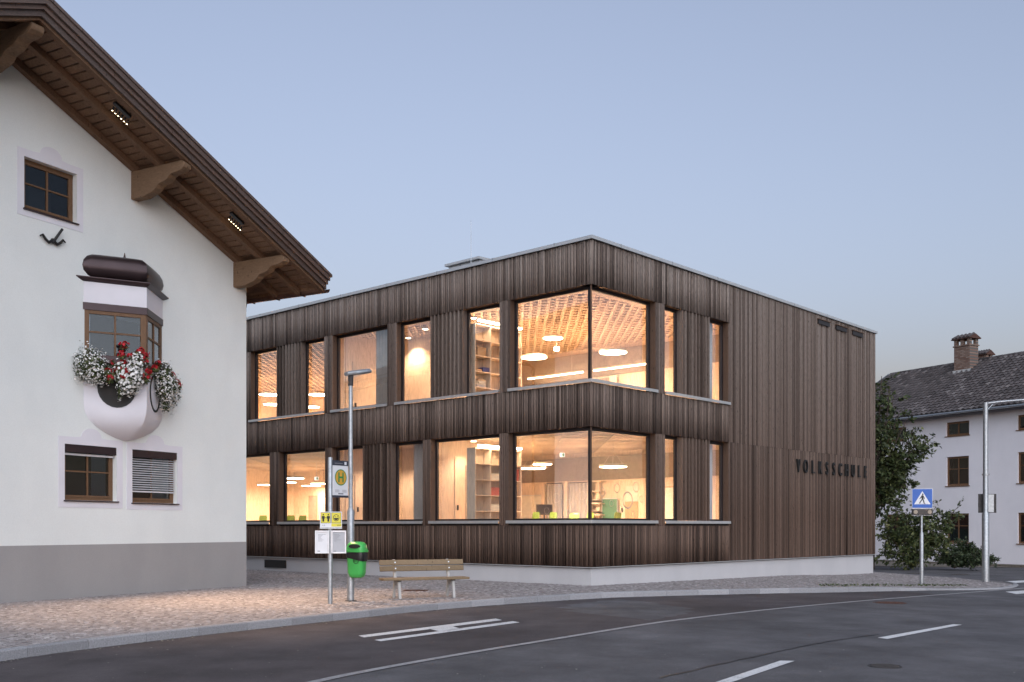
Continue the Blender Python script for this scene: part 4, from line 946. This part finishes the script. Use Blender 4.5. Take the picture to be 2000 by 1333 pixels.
# ================================================================== RIGHT HOUSE
Rh = empty('farmhouse', R0, RA); tag(Rh, 'white farmhouse with dark tiled roof behind the school', 'house')
QA, QB, DEP, ZE = -14.0, 12.9, 11.0, 7.72
RWIN = []
for qc in (-.35, 3.9, 8.0, -4.6):
    RWIN += [(qc-.7, qc+.7, .72, 2.28), (qc-.7, qc+.7, 3.77, 5.33), (qc-.72, qc+.72, 6.45, 7.2)]
mb = MB(); xe = sorted({QA, QB} | {q for r in RWIN for q in r[:2]})
for a, b in zip(xe, xe[1:]):
    ins = sorted([q for v in RWIN if v[0] <= a+1e-6 and v[1] >= b-1e-6 for q in v[2:]]); zs = [-.6]+ins+[ZE+.15]
    for k in range(0, len(zs), 2): mb.add([(a, 0, zs[k]), (b, 0, zs[k]), (b, 0, zs[k+1]), (a, 0, zs[k+1])], [(0, 1, 2, 3)])
for (a, b, z0, z1) in RWIN: mb.add([(a, 0, z0), (b, 0, z0), (b, 0, z1), (a, 0, z1), (a, -.14, z0), (b, -.14, z0), (b, -.14, z1), (a, -.14, z1)], [(0, 1, 5, 4), (1, 2, 6, 5), (2, 3, 7, 6), (3, 0, 4, 7)])
for q in (QA, QB): mb.add([(q, 0, -.6), (q, -DEP, -.6), (q, -DEP, ZE+.1), (q, -DEP/2, ZE+3.1), (q, 0, ZE+.1)], [(0, 1, 2, 3, 4)])
mb.add([(QA, -DEP, -.6), (QB, -DEP, -.6), (QB, -DEP, ZE+.1), (QA, -DEP, ZE+.1)], [(0, 1, 2, 3)]); mb.build('wall', 'white_plaster', Rh)
for i, (a, b, z0, z1) in enumerate(RWIN):
    d = -.09; fw = .10; o = MB().box(a, a+fw, d-.05, d, z0, z1).box(b-fw, b, d-.05, d, z0, z1).box(a+fw, b-fw, d-.05, d, z0, z0+fw).box(a+fw, b-fw, d-.05, d, z1-fw, z1).build('window', 'window_wood', Rh)
    mx = (a+b)/2; att = z0 > 6; mz = (z0+z1)/2+.12
    mb = MB().box(mx-.03, mx+.03, d-.04, d+.005, z0+fw, z1-fw)
    if not att: mb.box(a+fw, mx-.031, d-.04, d+.005, mz-.02, mz+.02).box(mx+.031, b-fw, d-.04, d+.005, mz-.02, mz+.02)
    mb.build('glazing_bar', 'window_wood', o)
    for p, q in ((a+fw, mx-.03), (mx+.03, b-fw)):
        for r_, t_ in (((z0+fw, z1-fw),) if att else ((z0+fw, mz-.02), (mz+.02, z1-fw))): MB().box(p, q, d-.03, d-.025, r_, t_).build('pane', 'house_glass', o)
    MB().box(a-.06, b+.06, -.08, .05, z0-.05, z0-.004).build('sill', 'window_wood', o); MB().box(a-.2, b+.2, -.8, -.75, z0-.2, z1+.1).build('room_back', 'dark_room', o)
sl_ = math.tan(R(30)); OVR = .75
def rz(y): return ZE+.35-sl_*(y)                               # roof surface above front (y outwards, ridge at -DEP/2)
for s2 in (1, -1):
    if s2 == 1: pol = [(OVR, rz(OVR)), (-DEP/2, rz(-DEP/2)), (-DEP/2, rz(-DEP/2)-.14), (OVR, rz(OVR)-.14)]
    else: pol = [(-DEP-OVR, rz(OVR)), (-DEP/2, rz(-DEP/2)), (-DEP/2, rz(-DEP/2)-.14), (-DEP-OVR, rz(OVR)-.14)]
    ro = MB().prism(pol, QA-.4, QB+.5, 'x').build('roof', 'barge_wood', Rh)
    if s2 == 1: rroof = ro
TW, TL = .33, .38; nn = 6; tv = []
for yy, hh in ((0, .06), (TL*1.12, .0)):
    for k in range(nn+1): f = k/nn; tv.append((f*TW, -yy, hh+.085*math.sin(math.pi*f)**1.5+.01))
for k in range(nn+1): f = k/nn; tv.append((f*TW, 0, .085*math.sin(math.pi*f)**1.5-.02))
tf = [(k, k+1, nn+2+k, nn+1+k) for k in range(nn)]+[(2*nn+2+k, 2*nn+3+k, k+1, k) for k in range(nn)]
tm, tt = [], []; cs, sn = math.cos(R(30)), math.sin(R(30)); rows = int((DEP/2+OVR)/cs/TL)
for r_ in range(rows+1):
    for c_ in range(int((QB+.5-QA+.4)/TW)):
        dist = r_*TL; y = OVR-dist*cs; z = rz(OVR)+dist*sn; x = QA-.4+c_*TW
        jz = random.gauss(0, .004); tm.append([[1, 0, 0, x], [0, cs, sn, y], [0, -sn, cs, z+jz], [0, 0, 0, 1]]); tt.append(min(.99, max(0, random.gauss(.5, .2))))
pieces('roof_tile', tv, tf, tm, tt, 'roof_tile', Rh, WR, 300)
for k in range(int((QB+.5-QA+.4)/.4)):
    x = QA-.4+k*.4; MB().tube([(x, -DEP/2, rz(-DEP/2)+.04), (x+.43, -DEP/2, rz(-DEP/2)+.05)], [.13, .11], 8, random.random()).build('ridge_tile', 'roof_tile', Rh)
MB().box(QB+.42, QB+.5, -DEP/2, -DEP/2+.01, rz(-DEP/2), rz(-DEP/2)+.1).build('verge_end', 'galvanised', Rh)
MB().prism([(OVR, rz(OVR)+.02), (-DEP/2, rz(-DEP/2)+.02), (-DEP/2, rz(-DEP/2)+.13), (OVR, rz(OVR)+.13)], QB+.46, QB+.51, 'x').build('verge_flashing', 'galvanised', Rh)
MB().tube([(QA, OVR+.07, rz(OVR)-.05), (QB+.5, OVR+.07, rz(OVR)-.05)], .07, 8).build('gutter', 'galvanised', Rh)
for k in range(9): MB().box(QA+1+3*k, QA+1.5+3*k, .02, .45, ZE-.02, ZE+.10).build('rafter_tail', 'black_paint', Rh)
def chimney(q, y, wq, wy, zbase, h, small=False):
    o = MB().box(q-wq/2, q+wq/2, y-wy/2, y+wy/2, zbase-.6, zbase+h).build('chimney', 'chimney_brick', Rh)
    for ax in (-1, 0, 1):
        MB().box(q+ax*(wq/2-.09)-.09, q+ax*(wq/2-.09)+.09, y+wy/2-.2, y+wy/2, zbase+h+.001, zbase+h+.34).build('pier', 'chimney_brick', o)
        MB().box(q+ax*(wq/2-.09)-.09, q+ax*(wq/2-.09)+.09, y-wy/2, y-wy/2+.2, zbase+h+.001, zbase+h+.34).build('pier', 'chimney_brick', o)
    MB().box(q-wq/2-.05, q+wq/2+.05, y-wy/2-.05, y+wy/2+.05, zbase+h-.07, zbase+h-.001).build('course', 'chimney_brick', o)
    MB().prism([(y-wy/2-.12, zbase+h+.341), (y+wy/2+.12, zbase+h+.341), (y+wy/2+.12, zbase+h+.38), (y, zbase+h+.62), (y-wy/2-.12, zbase+h+.38)], q-wq/2-.12, q+wq/2+.12, 'x').build('cap_roof', 'rust_iron', o)
    for k in range(5):
        x = q-wq/2-.12+(wq+.24)*k/5; MB().tube([(x+.12, y+wy/2+.14, zbase+h+.40), (x+.12, y, zbase+h+.64)], .075, 8).build('cap_tile', 'roof_tile', o)
    if not small: MB().box(q-wq/2-.08, q+wq/2+.08, y+wy/2, y+wy/2+.04, zbase-.55, zbase-.28).build('flashing', 'sill_metal', o)
    return o
qch = 6.9; chimney(qch, -4.55, 1.05, .75, rz(-4.55)+.25, 1.15); chimney(7.8, -7.4, .62, .55, rz(-5.4)-.2, .55, True)
MB().box(-14, 14, .02, 1.0, -.42, -.335).build('splash_strip', 'bed_soil', Rh)

# ================================================================== STREET FURNITURE
def post(o, r0, r1, zj, ztop, m='galvanised', nm='pole'):
    p = MB().lathe([(r0, 0), (r0, zj-.04), (r1+.002, zj+.02), (r1, zj+.03), (r1*.92, ztop)], 16).build(nm, m, o, smooth=40)
    return p
# left lamp post
p = GP(685, 1175, swz); o = empty('street_lamp', p, 0); post(o, .075, .046, 1.93, 4.72)
MB().lathe([(.13, 0), (.12, .02), (.08, .025)], 16).build('base_plate', 'grate_iron', o)
hd = MB(Matrix.Translation((0, 0, 4.72)) @ Matrix.Rotation(R(-55), 4, 'Z') @ Matrix.Rotation(R(11), 4, 'X') @ Matrix.Scale(.85, 4)); 
ol = [(-.10, -.12), (-.13, .05), (-.15, .25), (-.15, .46), (-.12, .53), (.12, .53), (.15, .46), (.15, .25), (.13, .05), (.10, -.12)]
hd.loft([[(x*.86, y*.97+.01, .0) for x, y in ol], [(x, y, .03) for x, y in ol], [(x*.95, y*.98, .075) for x, y in ol], [(x*.6, y*.9+.02, .105) for x, y in ol]]); hd.build('lamp_head', 'galvanised', o, smooth=40)
MB().lathe([(.055, 4.50), (.055, 4.73)], 12).build('spigot', 'grate_iron', o)
m2 = MB(hd.M); m2.box(-.09, .09, .24, .44, -.008, -.001).build('lens', 'paper_grey', o); tag(o, 'slender grey street lamp with flat head beside the bus stop', 'street lamp')
# litter bin hung on the post
o = empty('litter_bin', p+Vector((.15, -.15, .50)), R(-18)); 
def rr(wd, dp, z, r=.09, n=5):
    out = []
    for cx, cy, a0 in ((wd-r, dp-r, 0), (-wd+r, dp-r, 90), (-wd+r, -dp+r, 180), (wd-r, -dp+r, 270)):
        for k in range(n+1): a = R(a0+90*k/n); out.append((cx+r*math.cos(a), cy+r*math.sin(a), z))
    return out
MB().loft([rr(.10, .07, .0, .06), rr(.145, .11, .02, .08), rr(.175, .13, .10), rr(.195, .145, .52)]).build('body', 'green_plastic', o, smooth=50)
mb = MB(); rings = []
for z, wd, dp in ((.385, .200, .150), (.42, .204, .154), (.47, .206, .156), (.528, .203, .152)):
    rg = rr(wd, dp, z); rings.append([(x*(1+.012*math.sin(i*2.3+z*40)), y*(1+.02*math.sin(i*1.7+z*50)), zq-.05*(x/.2)*(.52-z)/.16+(.02*math.sin(i*1.1) if z < .37 else 0)) for i, (x, y, zq) in enumerate(rg)])
mb.loft(rings, cap=False); mb.build('bin_bag', 'black_plastic', o, smooth=30)
MB().loft([rr(.212, .162, .53), rr(.218, .168, .535), rr(.218, .168, .575), rr(.205, .155, .58)]).build('rim', 'green_plastic', o, smooth=40)
MB().loft([rr(.205, .155, .581), rr(.20, .15, .63), rr(.185, .135, .69), rr(.15, .10, .735), rr(.09, .06, .75, .05)]).build('hood', 'green_plastic', o, smooth=50)
mb = MB(); ov = [(.02+.125*math.cos(2*math.pi*k/20), .655+.045*math.sin(2*math.pi*k/20)) for k in range(20)]; mb.prism(ov, -.168, -.10, 'y'); mb.build('slot', 'black_paint', o)
n = 24; mb = MB(); mb.loft([[(.05+q*math.cos(2*math.pi*k/n), -d_-.002, .36+q*math.sin(2*math.pi*k/n)) for k in range(n)] for q, d_ in ((.065, .138), (.065, .146), (.055, .146), (.055, .138))], cap=False); mb.build('emblem_ring', 'black_paint', o)
V, Fs = text_mb('BTI', .06, .002); mb = MB(Matrix(((1, 0, 0, .05), (0, 0, -1, -.146), (0, 1, 0, .335), (0, 0, 0, 1)))); mb.add(V, Fs); mb.build('emblem_text', 'black_paint', o)
MB().box(-.19, -.12, .02, .17, .2, .24).box(-.19, -.12, .02, .17, .45, .49).build('clamp', 'galvanised', o); tag(o, 'bright green litter bin with black bag on the lamp post', 'bin')
# bus stop pole with its signs
p = GP(645, 1180, swz); o = empty('bus_stop_pole', p, 0); MB().lathe([(.048, 0), (.048, 2.94), (.04, 2.96)], 14).build('pole', 'galvanised', o, smooth=40); tag(o, 'grey bus stop pole with flag sign and timetables', 'pole')
def signM(loc, rz_): return Matrix.Translation(loc) @ Matrix.Rotation(rz_, 4, 'Z')      # faces -y
def flat_text(parent, nm, txt, size, M_, x, z, y, m, sx=1):
    V, Fs = text_mb(txt, size, .0015); mb = MB(M_ @ Matrix(((sx, 0, 0, x), (0, 0, -1, y), (0, 1, 0, z), (0, 0, 0, 1)))); mb.add(V, Fs); return mb.build(nm, m, parent)
A = signM((.05, -.01, 0), R(54)); W_ = .42
sg = MB(A).box(0, W_, -.018, .018, 2.19, 2.87).build('flag_sign', 'sign_white', o, bevel=.004)
for za, zc in ((2.80, 2.90), (2.15, 2.195)): MB(A).box(-.004, W_+.004, -.022, .022, za, zc).build('sign_band', 'sign_navy', sg)
n = 32
for q, d_, m_ in ((.165, -.0205, 'sign_green'), (.145, -.0225, 'sign_amber')):
    mb = MB(A); mb.prism([(W_/2+q*math.cos(2*math.pi*k/n), 2.56+q*math.sin(2*math.pi*k/n)) for k in range(n)], d_, -.0185, 'y'); mb.build('sign_disc', m_, sg)
mb = MB(A); mb.box(W_/2-.075, W_/2-.04, -.025, -.0226, 2.46, 2.66).box(W_/2+.04, W_/2+.075, -.025, -.0226, 2.46, 2.66).box(W_/2-.0399, W_/2+.0399, -.025, -.0226, 2.545, 2.578).build('sign_letter', 'sign_green', sg)
for k in range(3):
    for xa in (.05, .25): MB(A).box(xa, xa+.12, -.0200, -.0181, 2.30-.02*k, 2.306-.02*k).build('sign_print', 'print_grey', sg)
MB(A).box(.14, .28, -.020, -.0181, 2.215, 2.24).build('sign_print', 'print_grey', sg)
MB(A).box(.31, .37, -.0238, -.0221, 2.82, 2.88).build('sign_mark', 'sign_white', sg); MB(A).box(.04, .26, -.0238, -.0221, 2.835, 2.85).build('sign_print', 'print_grey', sg)
A = signM((0, -.07, 0), R(6))
sg = MB(A).box(-.19, .245, -.008, .0, 1.545, 1.86).build('hygiene_sign', 'sign_white', o)
MB(A).box(-.195, .25, -.012, .01, 1.515, 1.544).build('sign_rail', 'galvanised', sg)
for k, x0 in enumerate((-.175, .035)):
    fr_ = MB(A).prism(rr2 := [(x0+(.195 if a in (1, 2) else 0), 1.63+(.215 if a in (2, 3) else 0)) for a in range(4)], -.0105, -.0082, 'y').build('pictogram_border', 'black_paint', sg)
    MB(A).box(x0+.008, x0+.187, -.0125, -.0106, 1.638, 1.837).build('pictogram_field', 'yellow_sign', sg)
MB(A).box(.035, .235, -.0105, -.0082, 1.56, 1.625).build('sign_field', 'yellow_sign', sg)
for cx in (-.125, -.025):
    mb = MB(A); n = 14; mb.prism([(cx+.014*math.cos(2*math.pi*k/n), 1.80+.016*math.sin(2*math.pi*k/n)) for k in range(n)], -.0145, -.0126, 'y'); mb.prism([(cx-.028, 1.775), (cx-.03, 1.72), (cx-.018, 1.72), (cx-.018, 1.66), (cx+.018, 1.66), (cx+.018, 1.72), (cx+.03, 1.72), (cx+.028, 1.775)][::-1], -.0145, -.0126, 'y'); mb.build('person_pictogram', 'black_paint', sg)
MB(A).box(-.092, -.058, -.0145, -.0126, 1.735, 1.745).build('distance_mark', 'black_paint', sg)
mb = MB(A); n = 24; mb.loft([[(.132+q*math.cos(2*math.pi*k/n), d_, 1.738+q*1.1*math.sin(2*math.pi*k/n)) for k in range(n)] for q, d_ in ((.062, -.0126), (.062, -.0145), (.052, -.0145), (.052, -.0126))], cap=False)
mb.prism([(.132+.045*math.cos(a), 1.735+.045*math.sin(a)) for a in [math.pi+math.pi*k/10 for k in range(11)]], -.0145, -.0126, 'y')
for sx in (-1, 1): mb.box(.132+sx*.02-.006, .132+sx*.02+.006, -.0145, -.0126, 1.752, 1.772)
mb.build('mask_pictogram', 'black_paint', sg)
flat_text(sg, 'sign_lettering', '+ A', .035, A, -.12, 1.575, -.0100, 'black_paint'); flat_text(sg, 'sign_lettering', 'WWW', .03, A, .19, 1.577, -.0122, 'black_paint')
for x0, x1, rz_, yy, pm in ((-.29, -.01, R(4), -.07, 'sign_white'), (.03, .33, R(10), -.075, 'paper_grey')):
    A = signM((0, yy, 0), rz_); fo = MB(A).box(x0, x1, -.005, .02, 1.02, 1.48).build('timetable_case', pm, o)
    e = .03; MB(A).box(x0, x0+e, -.02, -.006, 1.02, 1.48).box(x1-e, x1, -.02, -.006, 1.02, 1.48).box(x0+e, x1-e, -.02, -.006, 1.02, 1.02+e).box(x0+e, x1-e, -.02, -.006, 1.48-e, 1.48).build('case_frame', 'light_metal', fo, bevel=.003)
    for k in range(7): MB(A).box(x0+.06, x0+.06+random.uniform(.05, .16), -.0075, -.0055, 1.40-.022*k, 1.405-.022*k).build('print_line', 'print_grey', fo)
    MB(A).box(x0+.05, x0+.10, -.0075, -.0055, 1.06, 1.075).build('print_line', 'print_grey', fo)
# crossing sign
p = GP(1800, 1143, swz); o = empty('crossing_sign', p, R(-4)); post(o, .058, .034, 1.62, 2.78); A = Matrix.Translation((0, -.05, 0))
zt_ = EYE+(HV-955)/F*p.y-p.z; sw_ = .31
sg = MB(A).box(-sw_, sw_, -.012, .012, zt_-.60, zt_).build('sign_plate', 'sign_white', o, bevel=.004); MB(A).box(-sw_+.012, sw_-.012, -.016, -.0121, zt_-.588, zt_-.012).build('blue_field', 'sign_blue', sg)
MB(A).prism([(-.245, zt_-.48), (.245, zt_-.48), (0, zt_-.075)], -.019, -.0161, 'y').build('white_triangle', 'sign_white', sg)
def walker(M_, z):
    m = MB(M_); y0, y1 = -.022, -.0191; n = 14
    m.prism([(.012+.022*math.cos(2*math.pi*k/n), z+.29+.025*math.sin(2*math.pi*k/n)) for k in range(n)], y0, y1, 'y')
    for P in ([(-.025, .26), (.03, .26), (.035, .14), (-.02, .14)], [(-.02, .14), (.012, .14), (-.03, .075), (-.075, .005), (-.10, .015), (-.06, .085)], [(.0, .145), (.036, .14), (.055, .075), (.075, .0), (.10, .01), (.10, -.005), (.05, -.005), (.02, .08)], [(-.025, .26), (-.03, .235), (-.06, .19), (-.09, .165), (-.085, .15), (-.045, .17), (-.015, .21)], [(.03, .26), (.06, .2), (.075, .15), (.06, .145), (.04, .19), (.028, .22)]):
        m.prism([(x, z+q) for x, q in P], y0, y1, 'y')
    return m
walker(A, zt_-.465).build('walker_pictogram', 'black_paint', sg)
for k in range(7): MB(A).box(-.17+.05*k, -.14+.05*k, -.0212, -.0191, zt_-.472, zt_-.467).build('stripe_mark', 'black_paint', sg)
bx = MB(A).box(-sw_, sw_, -.05, .03, zt_-.81, zt_-.62).build('warning_light_box', 'black_plastic', o, bevel=.02); MB(A).box(-sw_-.008, sw_+.008, -.02, .02, zt_-.82, zt_-.811).box(-sw_-.008, sw_+.008, -.02, .02, zt_-.619, zt_-.609).build('box_edge', 'light_metal', bx)
for sx in (-1, 1):
    n = 16; MB(A).prism([(sx*.21+.062*math.cos(2*math.pi*k/n), zt_-.715+.062*math.sin(2*math.pi*k/n)) for k in range(n)], -.062, -.0505, 'y').build('light_lens', 'ply_grey', bx)
MB(A).box(-.05, .05, .0125, .09, zt_-.45, zt_-.40).box(-.05, .05, .0125, .09, zt_-.2, zt_-.15).build('clamp', 'galvanised', o); tag(o, 'blue pedestrian crossing sign with white triangle on a grey pole', 'sign')
# right lamp post with arm
p = GP(1925, 1137, swz); o = empty('street_lamp', p, 0); ht = EYE+(HV-787)/F*p.y-p.z; post(o, .115, .085, 2.3, ht)
MB().tube([(0, 0, ht-.03), (.4, -.03, ht+.02), (4.0, -.3, ht+.30)], [.04, .04, .035], 10).build('arm', 'galvanised', o, smooth=60); MB().tube([(.08, 0, ht-.22), (.26, -.02, ht-.02)], .018, 8).build('brace', 'galvanised', o)
MB(Matrix.Translation((4.0, -.3, ht+.30))).box(-.1, .7, -.15, .15, -.05, .05).build('lamp_head', 'galvanised', o, bevel=.02)
z0, z1 = EYE+(HV-1002)/F*p.y-p.z, EYE+(HV-965)/F*p.y-p.z; MB().box(-.20, .40, .09, .11, z0, z1).build('sign_back', 'grate_iron', o); MB().box(.10, .30, .05, .089, z0+.02, z1-.02).build('sign_bracket', 'galvanised', o)
MB().lathe([(.118, 3.55), (.118, 3.60)], 14).build('collar', 'galvanised', o); tag(o, 'tall grey lamp post with long arm at the right kerb', 'street lamp')
# bench
bc = Vector((-1.95, 22.75, 0)); ba = R(24); o = empty('bench', bc, ba)      # local x along the bench, -y faces the road
def legs(x):
    prof = [(-.31, 0), (-.25, 0), (-.205, .20), (-.15, .29), (-.06, .32), (.03, .29), (.09, .20), (.14, 0), (.20, 0), (.15, .22), (.10, .40), (.17, .60), (.235, .83), (.165, .845), (.09, .62), (.03, .41), (-.24, .40), (-.25, .30)]
    return MB().prism([(y, z) for y, z in prof], x-.03, x+.03, 'x').build('leg', 'concrete', o, bevel=.01)
legs(-.62); legs(.62)
for k in range(3):
    y = -.30+k*.135; MB().box(-.98, .98, y, y+.125, .402, .452, random.random()).build('seat_slat', 'bench_wood', o, bevel=.008)
for k, z in enumerate((.585, .715)):
    yb = .075+(z-.6)*.29; m = MB(Matrix.Translation((0, yb, z)) @ Matrix.Rotation(R(-15), 4, 'X')); m.box(-.97, .97, -.045, -.003, 0, .115, random.random()); bs = m.build('back_slat', 'bench_wood', o, bevel=.008)
    for sx in (-.62, .62): MB(m.M).tube([(sx, -.055, .055), (sx, -.044, .055)], .016, 8).build('bolt', 'light_metal', bs)
for sx in (-.62, .62): MB().box(sx-.03, sx+.03, -.28, .05, .375, .401).build('seat_bracket', 'grate_iron', o)
tag(o, 'wooden slat bench with pale concrete legs on the pavement', 'bench')
# basement light well in the school plinth
MB().box(.035, .058, 13.6, 14.9, .1, .38).build('basement_window', 'black_paint', S)

# ================================================================== VEGETATION
def leaves(n_pts, pts_dir, size, tl, th, droop=.2):
    V, Fc, T = [], [], []
    for p, d in n_pts:
        a = np.array(d)+rng.normal(size=3)*.55; a[2] -= droop; a /= np.linalg.norm(a)+1e-9; b = np.cross(a, rng.normal(size=3)); b /= np.linalg.norm(b)+1e-9
        s = size*rng.uniform(.6, 1.3); k = len(V); c = np.cross(a, b)*s*.12
        V += [p, p+a*s*.5+b*s*.28+c, p+a*s, p+a*s*.5-b*s*.28+c]; Fc.append((k, k+1, k+2, k+3)); T.append(rng.uniform(tl, th))
    return V, Fc, T
def branchy(base, tips, n_side, leaf_n, size, spread, tl=0, th=1, droop=.2):
    """limbs from base to tips, twigs along them, leaves along the twigs"""
    wood_mb = MB(); L = []
    for tip in tips:
        tip = np.array(tip, float); b0 = np.array(base, float); mid = (b0+tip)/2+rng.normal(size=3)*.25+np.array((0, 0, .3))
        path = [b0*(1-f)**2+mid*2*f*(1-f)+tip*f*f for f in np.linspace(0, 1, 8)]; ln = np.linalg.norm(tip-b0)
        wood_mb.tube([tuple(q) for q in path], [max(.008, .012*ln*(1-i/8)+.006) for i in range(8)], 5)
        for _ in range(n_side):
            f = rng.uniform(.35, 1.0); i = min(6, int(f*7)); q = path[i]+(path[i+1]-path[i])*(f*7-i); d = rng.normal(size=3); d[2] = d[2]*.6+.05; d /= np.linalg.norm(d); tl_ = rng.uniform(.4, 1.0)*spread; e = q+d*tl_; e[2] -= .12*tl_
            wood_mb.tube([tuple(q), tuple((q+e)/2+np.array((0, 0, .04))), tuple(e)], [.008, .006, .003], 3, cap=False)
            for _ in range(leaf_n):
                h = rng.uniform(.15, 1.05); L.append((q+(e-q)*h+rng.normal(size=3)*.05, d))
    V, Fc, T = leaves(L, None, size, tl, th, droop); return wood_mb, V, Fc, T
def plant(name, base, tips, n_side, leaf_n, size, spread, label, cat, mat_='leaf', tl=0, th=1, droop=.2, trunk=None):
    o = empty(name, base, 0); wm, V, Fc, T = branchy((0, 0, trunk or .05), tips, n_side, leaf_n, size, spread, tl, th, droop)
    if trunk: wm.tube([(0, 0, -.3), (.05, .02, trunk*.5), (0, 0, trunk+.1)], [.2, .16, .12], 8)
    wm.build('trunk' if trunk else 'stems', 'bark', o); npmesh('crown' if trunk else 'foliage', V, Fc, T, mat_, o, 'stuff'); return tag(o, label, cat)
def px(u, v, Y): return np.array(((u-1000)/F*Y, Y, EYE+(HV-v)/F*Y))
tb = np.array((15.9, 46.0, -.3))
tips = [px(u, v, 46+dy)-tb for u, v, dy in [(1722, 735, 0), (1716, 790, .5), (1745, 775, 0), (1760, 800, .6), (1775, 815, -.4), (1740, 830, -.8), (1785, 835, 0), (1800, 850, .4), (1826, 852, 0), (1790, 870, -.6), (1765, 860, .8), (1735, 880, 0), (1778, 885, .3), (1755, 905, -.5), (1725, 910, .6), (1730, 945, 0), (1760, 955, .3), (1785, 945, 0), (1770, 970, -.4), (1720, 860, -1), (1710, 830, 0), (1700, 780, .5), (1695, 900, 0), (1715, 985, 0), (1690, 840, .6), (1724, 760, .3), (1738, 755, -.3), (1712, 750, 0), (1755, 845, 0), (1770, 840, .5)]]
plant('leafy_tree', tb, tips, 17, 15, .19, .72, 'dark leafy tree between the school corner and the farmhouse', 'tree', 'leaf', 0, .8, .35, trunk=2.6)
sb_ = np.array((17.6, 45.6, -.3))
tips = [px(u, v, 45.6+dy)-sb_ for u, v, dy in [(1725, 1005, 0), (1745, 985, .5), (1770, 1000, -.5), (1795, 985, .3), (1820, 975, 0), (1828, 990, .4), (1845, 1005, 0), (1870, 992, .4), (1835, 1030, -.6), (1800, 1030, -.8), (1765, 1040, -.8), (1730, 1045, -.6), (1720, 1080, -.5), (1750, 1080, -.9), (1790, 1080, -1), (1830, 1075, -.8), (1855, 1060, -.2), (1850, 1030, .2), (1780, 1010, .6), (1810, 1005, .6), (1716, 1030, 0), (1840, 1050, .6)]]
plant('bush', sb_, tips, 22, 14, .16, .60, 'large loose green bush below the blue crossing sign', 'bush', 'leaf', 0, .9, .1)
sb_ = np.array((19.7, 46.2, -.32))
tips = [px(u, v, 46.2+dy)-sb_ for u, v, dy in [(1845, 1068, 0), (1870, 1062, .4), (1890, 1065, 0), (1905, 1072, .3), (1925, 1080, 0), (1942, 1094, 0), (1920, 1095, -.5), (1890, 1090, -.7), (1860, 1088, -.7), (1875, 1075, .6), (1835, 1085, -.4), (1900, 1082, -.3), (1930, 1090, .4)]]
plant('juniper', sb_, tips, 26, 16, .13, .42, 'low spreading juniper beside the lamp post', 'bush', 'needle', 0, 1, .0)
# small weeds at the kerb
V, Fc, T = [], [], []
for _ in range(700):
    p_ = GP(random.uniform(1600, 1890), 1144.5+random.gauss(0, .8), swz); leaf_cloud(V, Fc, T, (p_.x, p_.y, p_.z+.02), (.03, .03, .03), 1, .03, .1, .9)
o = npmesh('weeds', V, Fc, T, 'leaf', kind='stuff'); o['label'] = 'thin line of weeds along the right kerb stones'; o['category'] = 'weeds'
# planting bed edge of the side road
pb = [GP(u, v, rdz) for u, v in [(1700, 1107), (1800, 1108), (1950, 1109), (2060, 1112), (2090, 1101), (1900, 1096), (1700, 1098)]]
sheet('planting_bed', pb, rdz, 'bed_soil', .02)
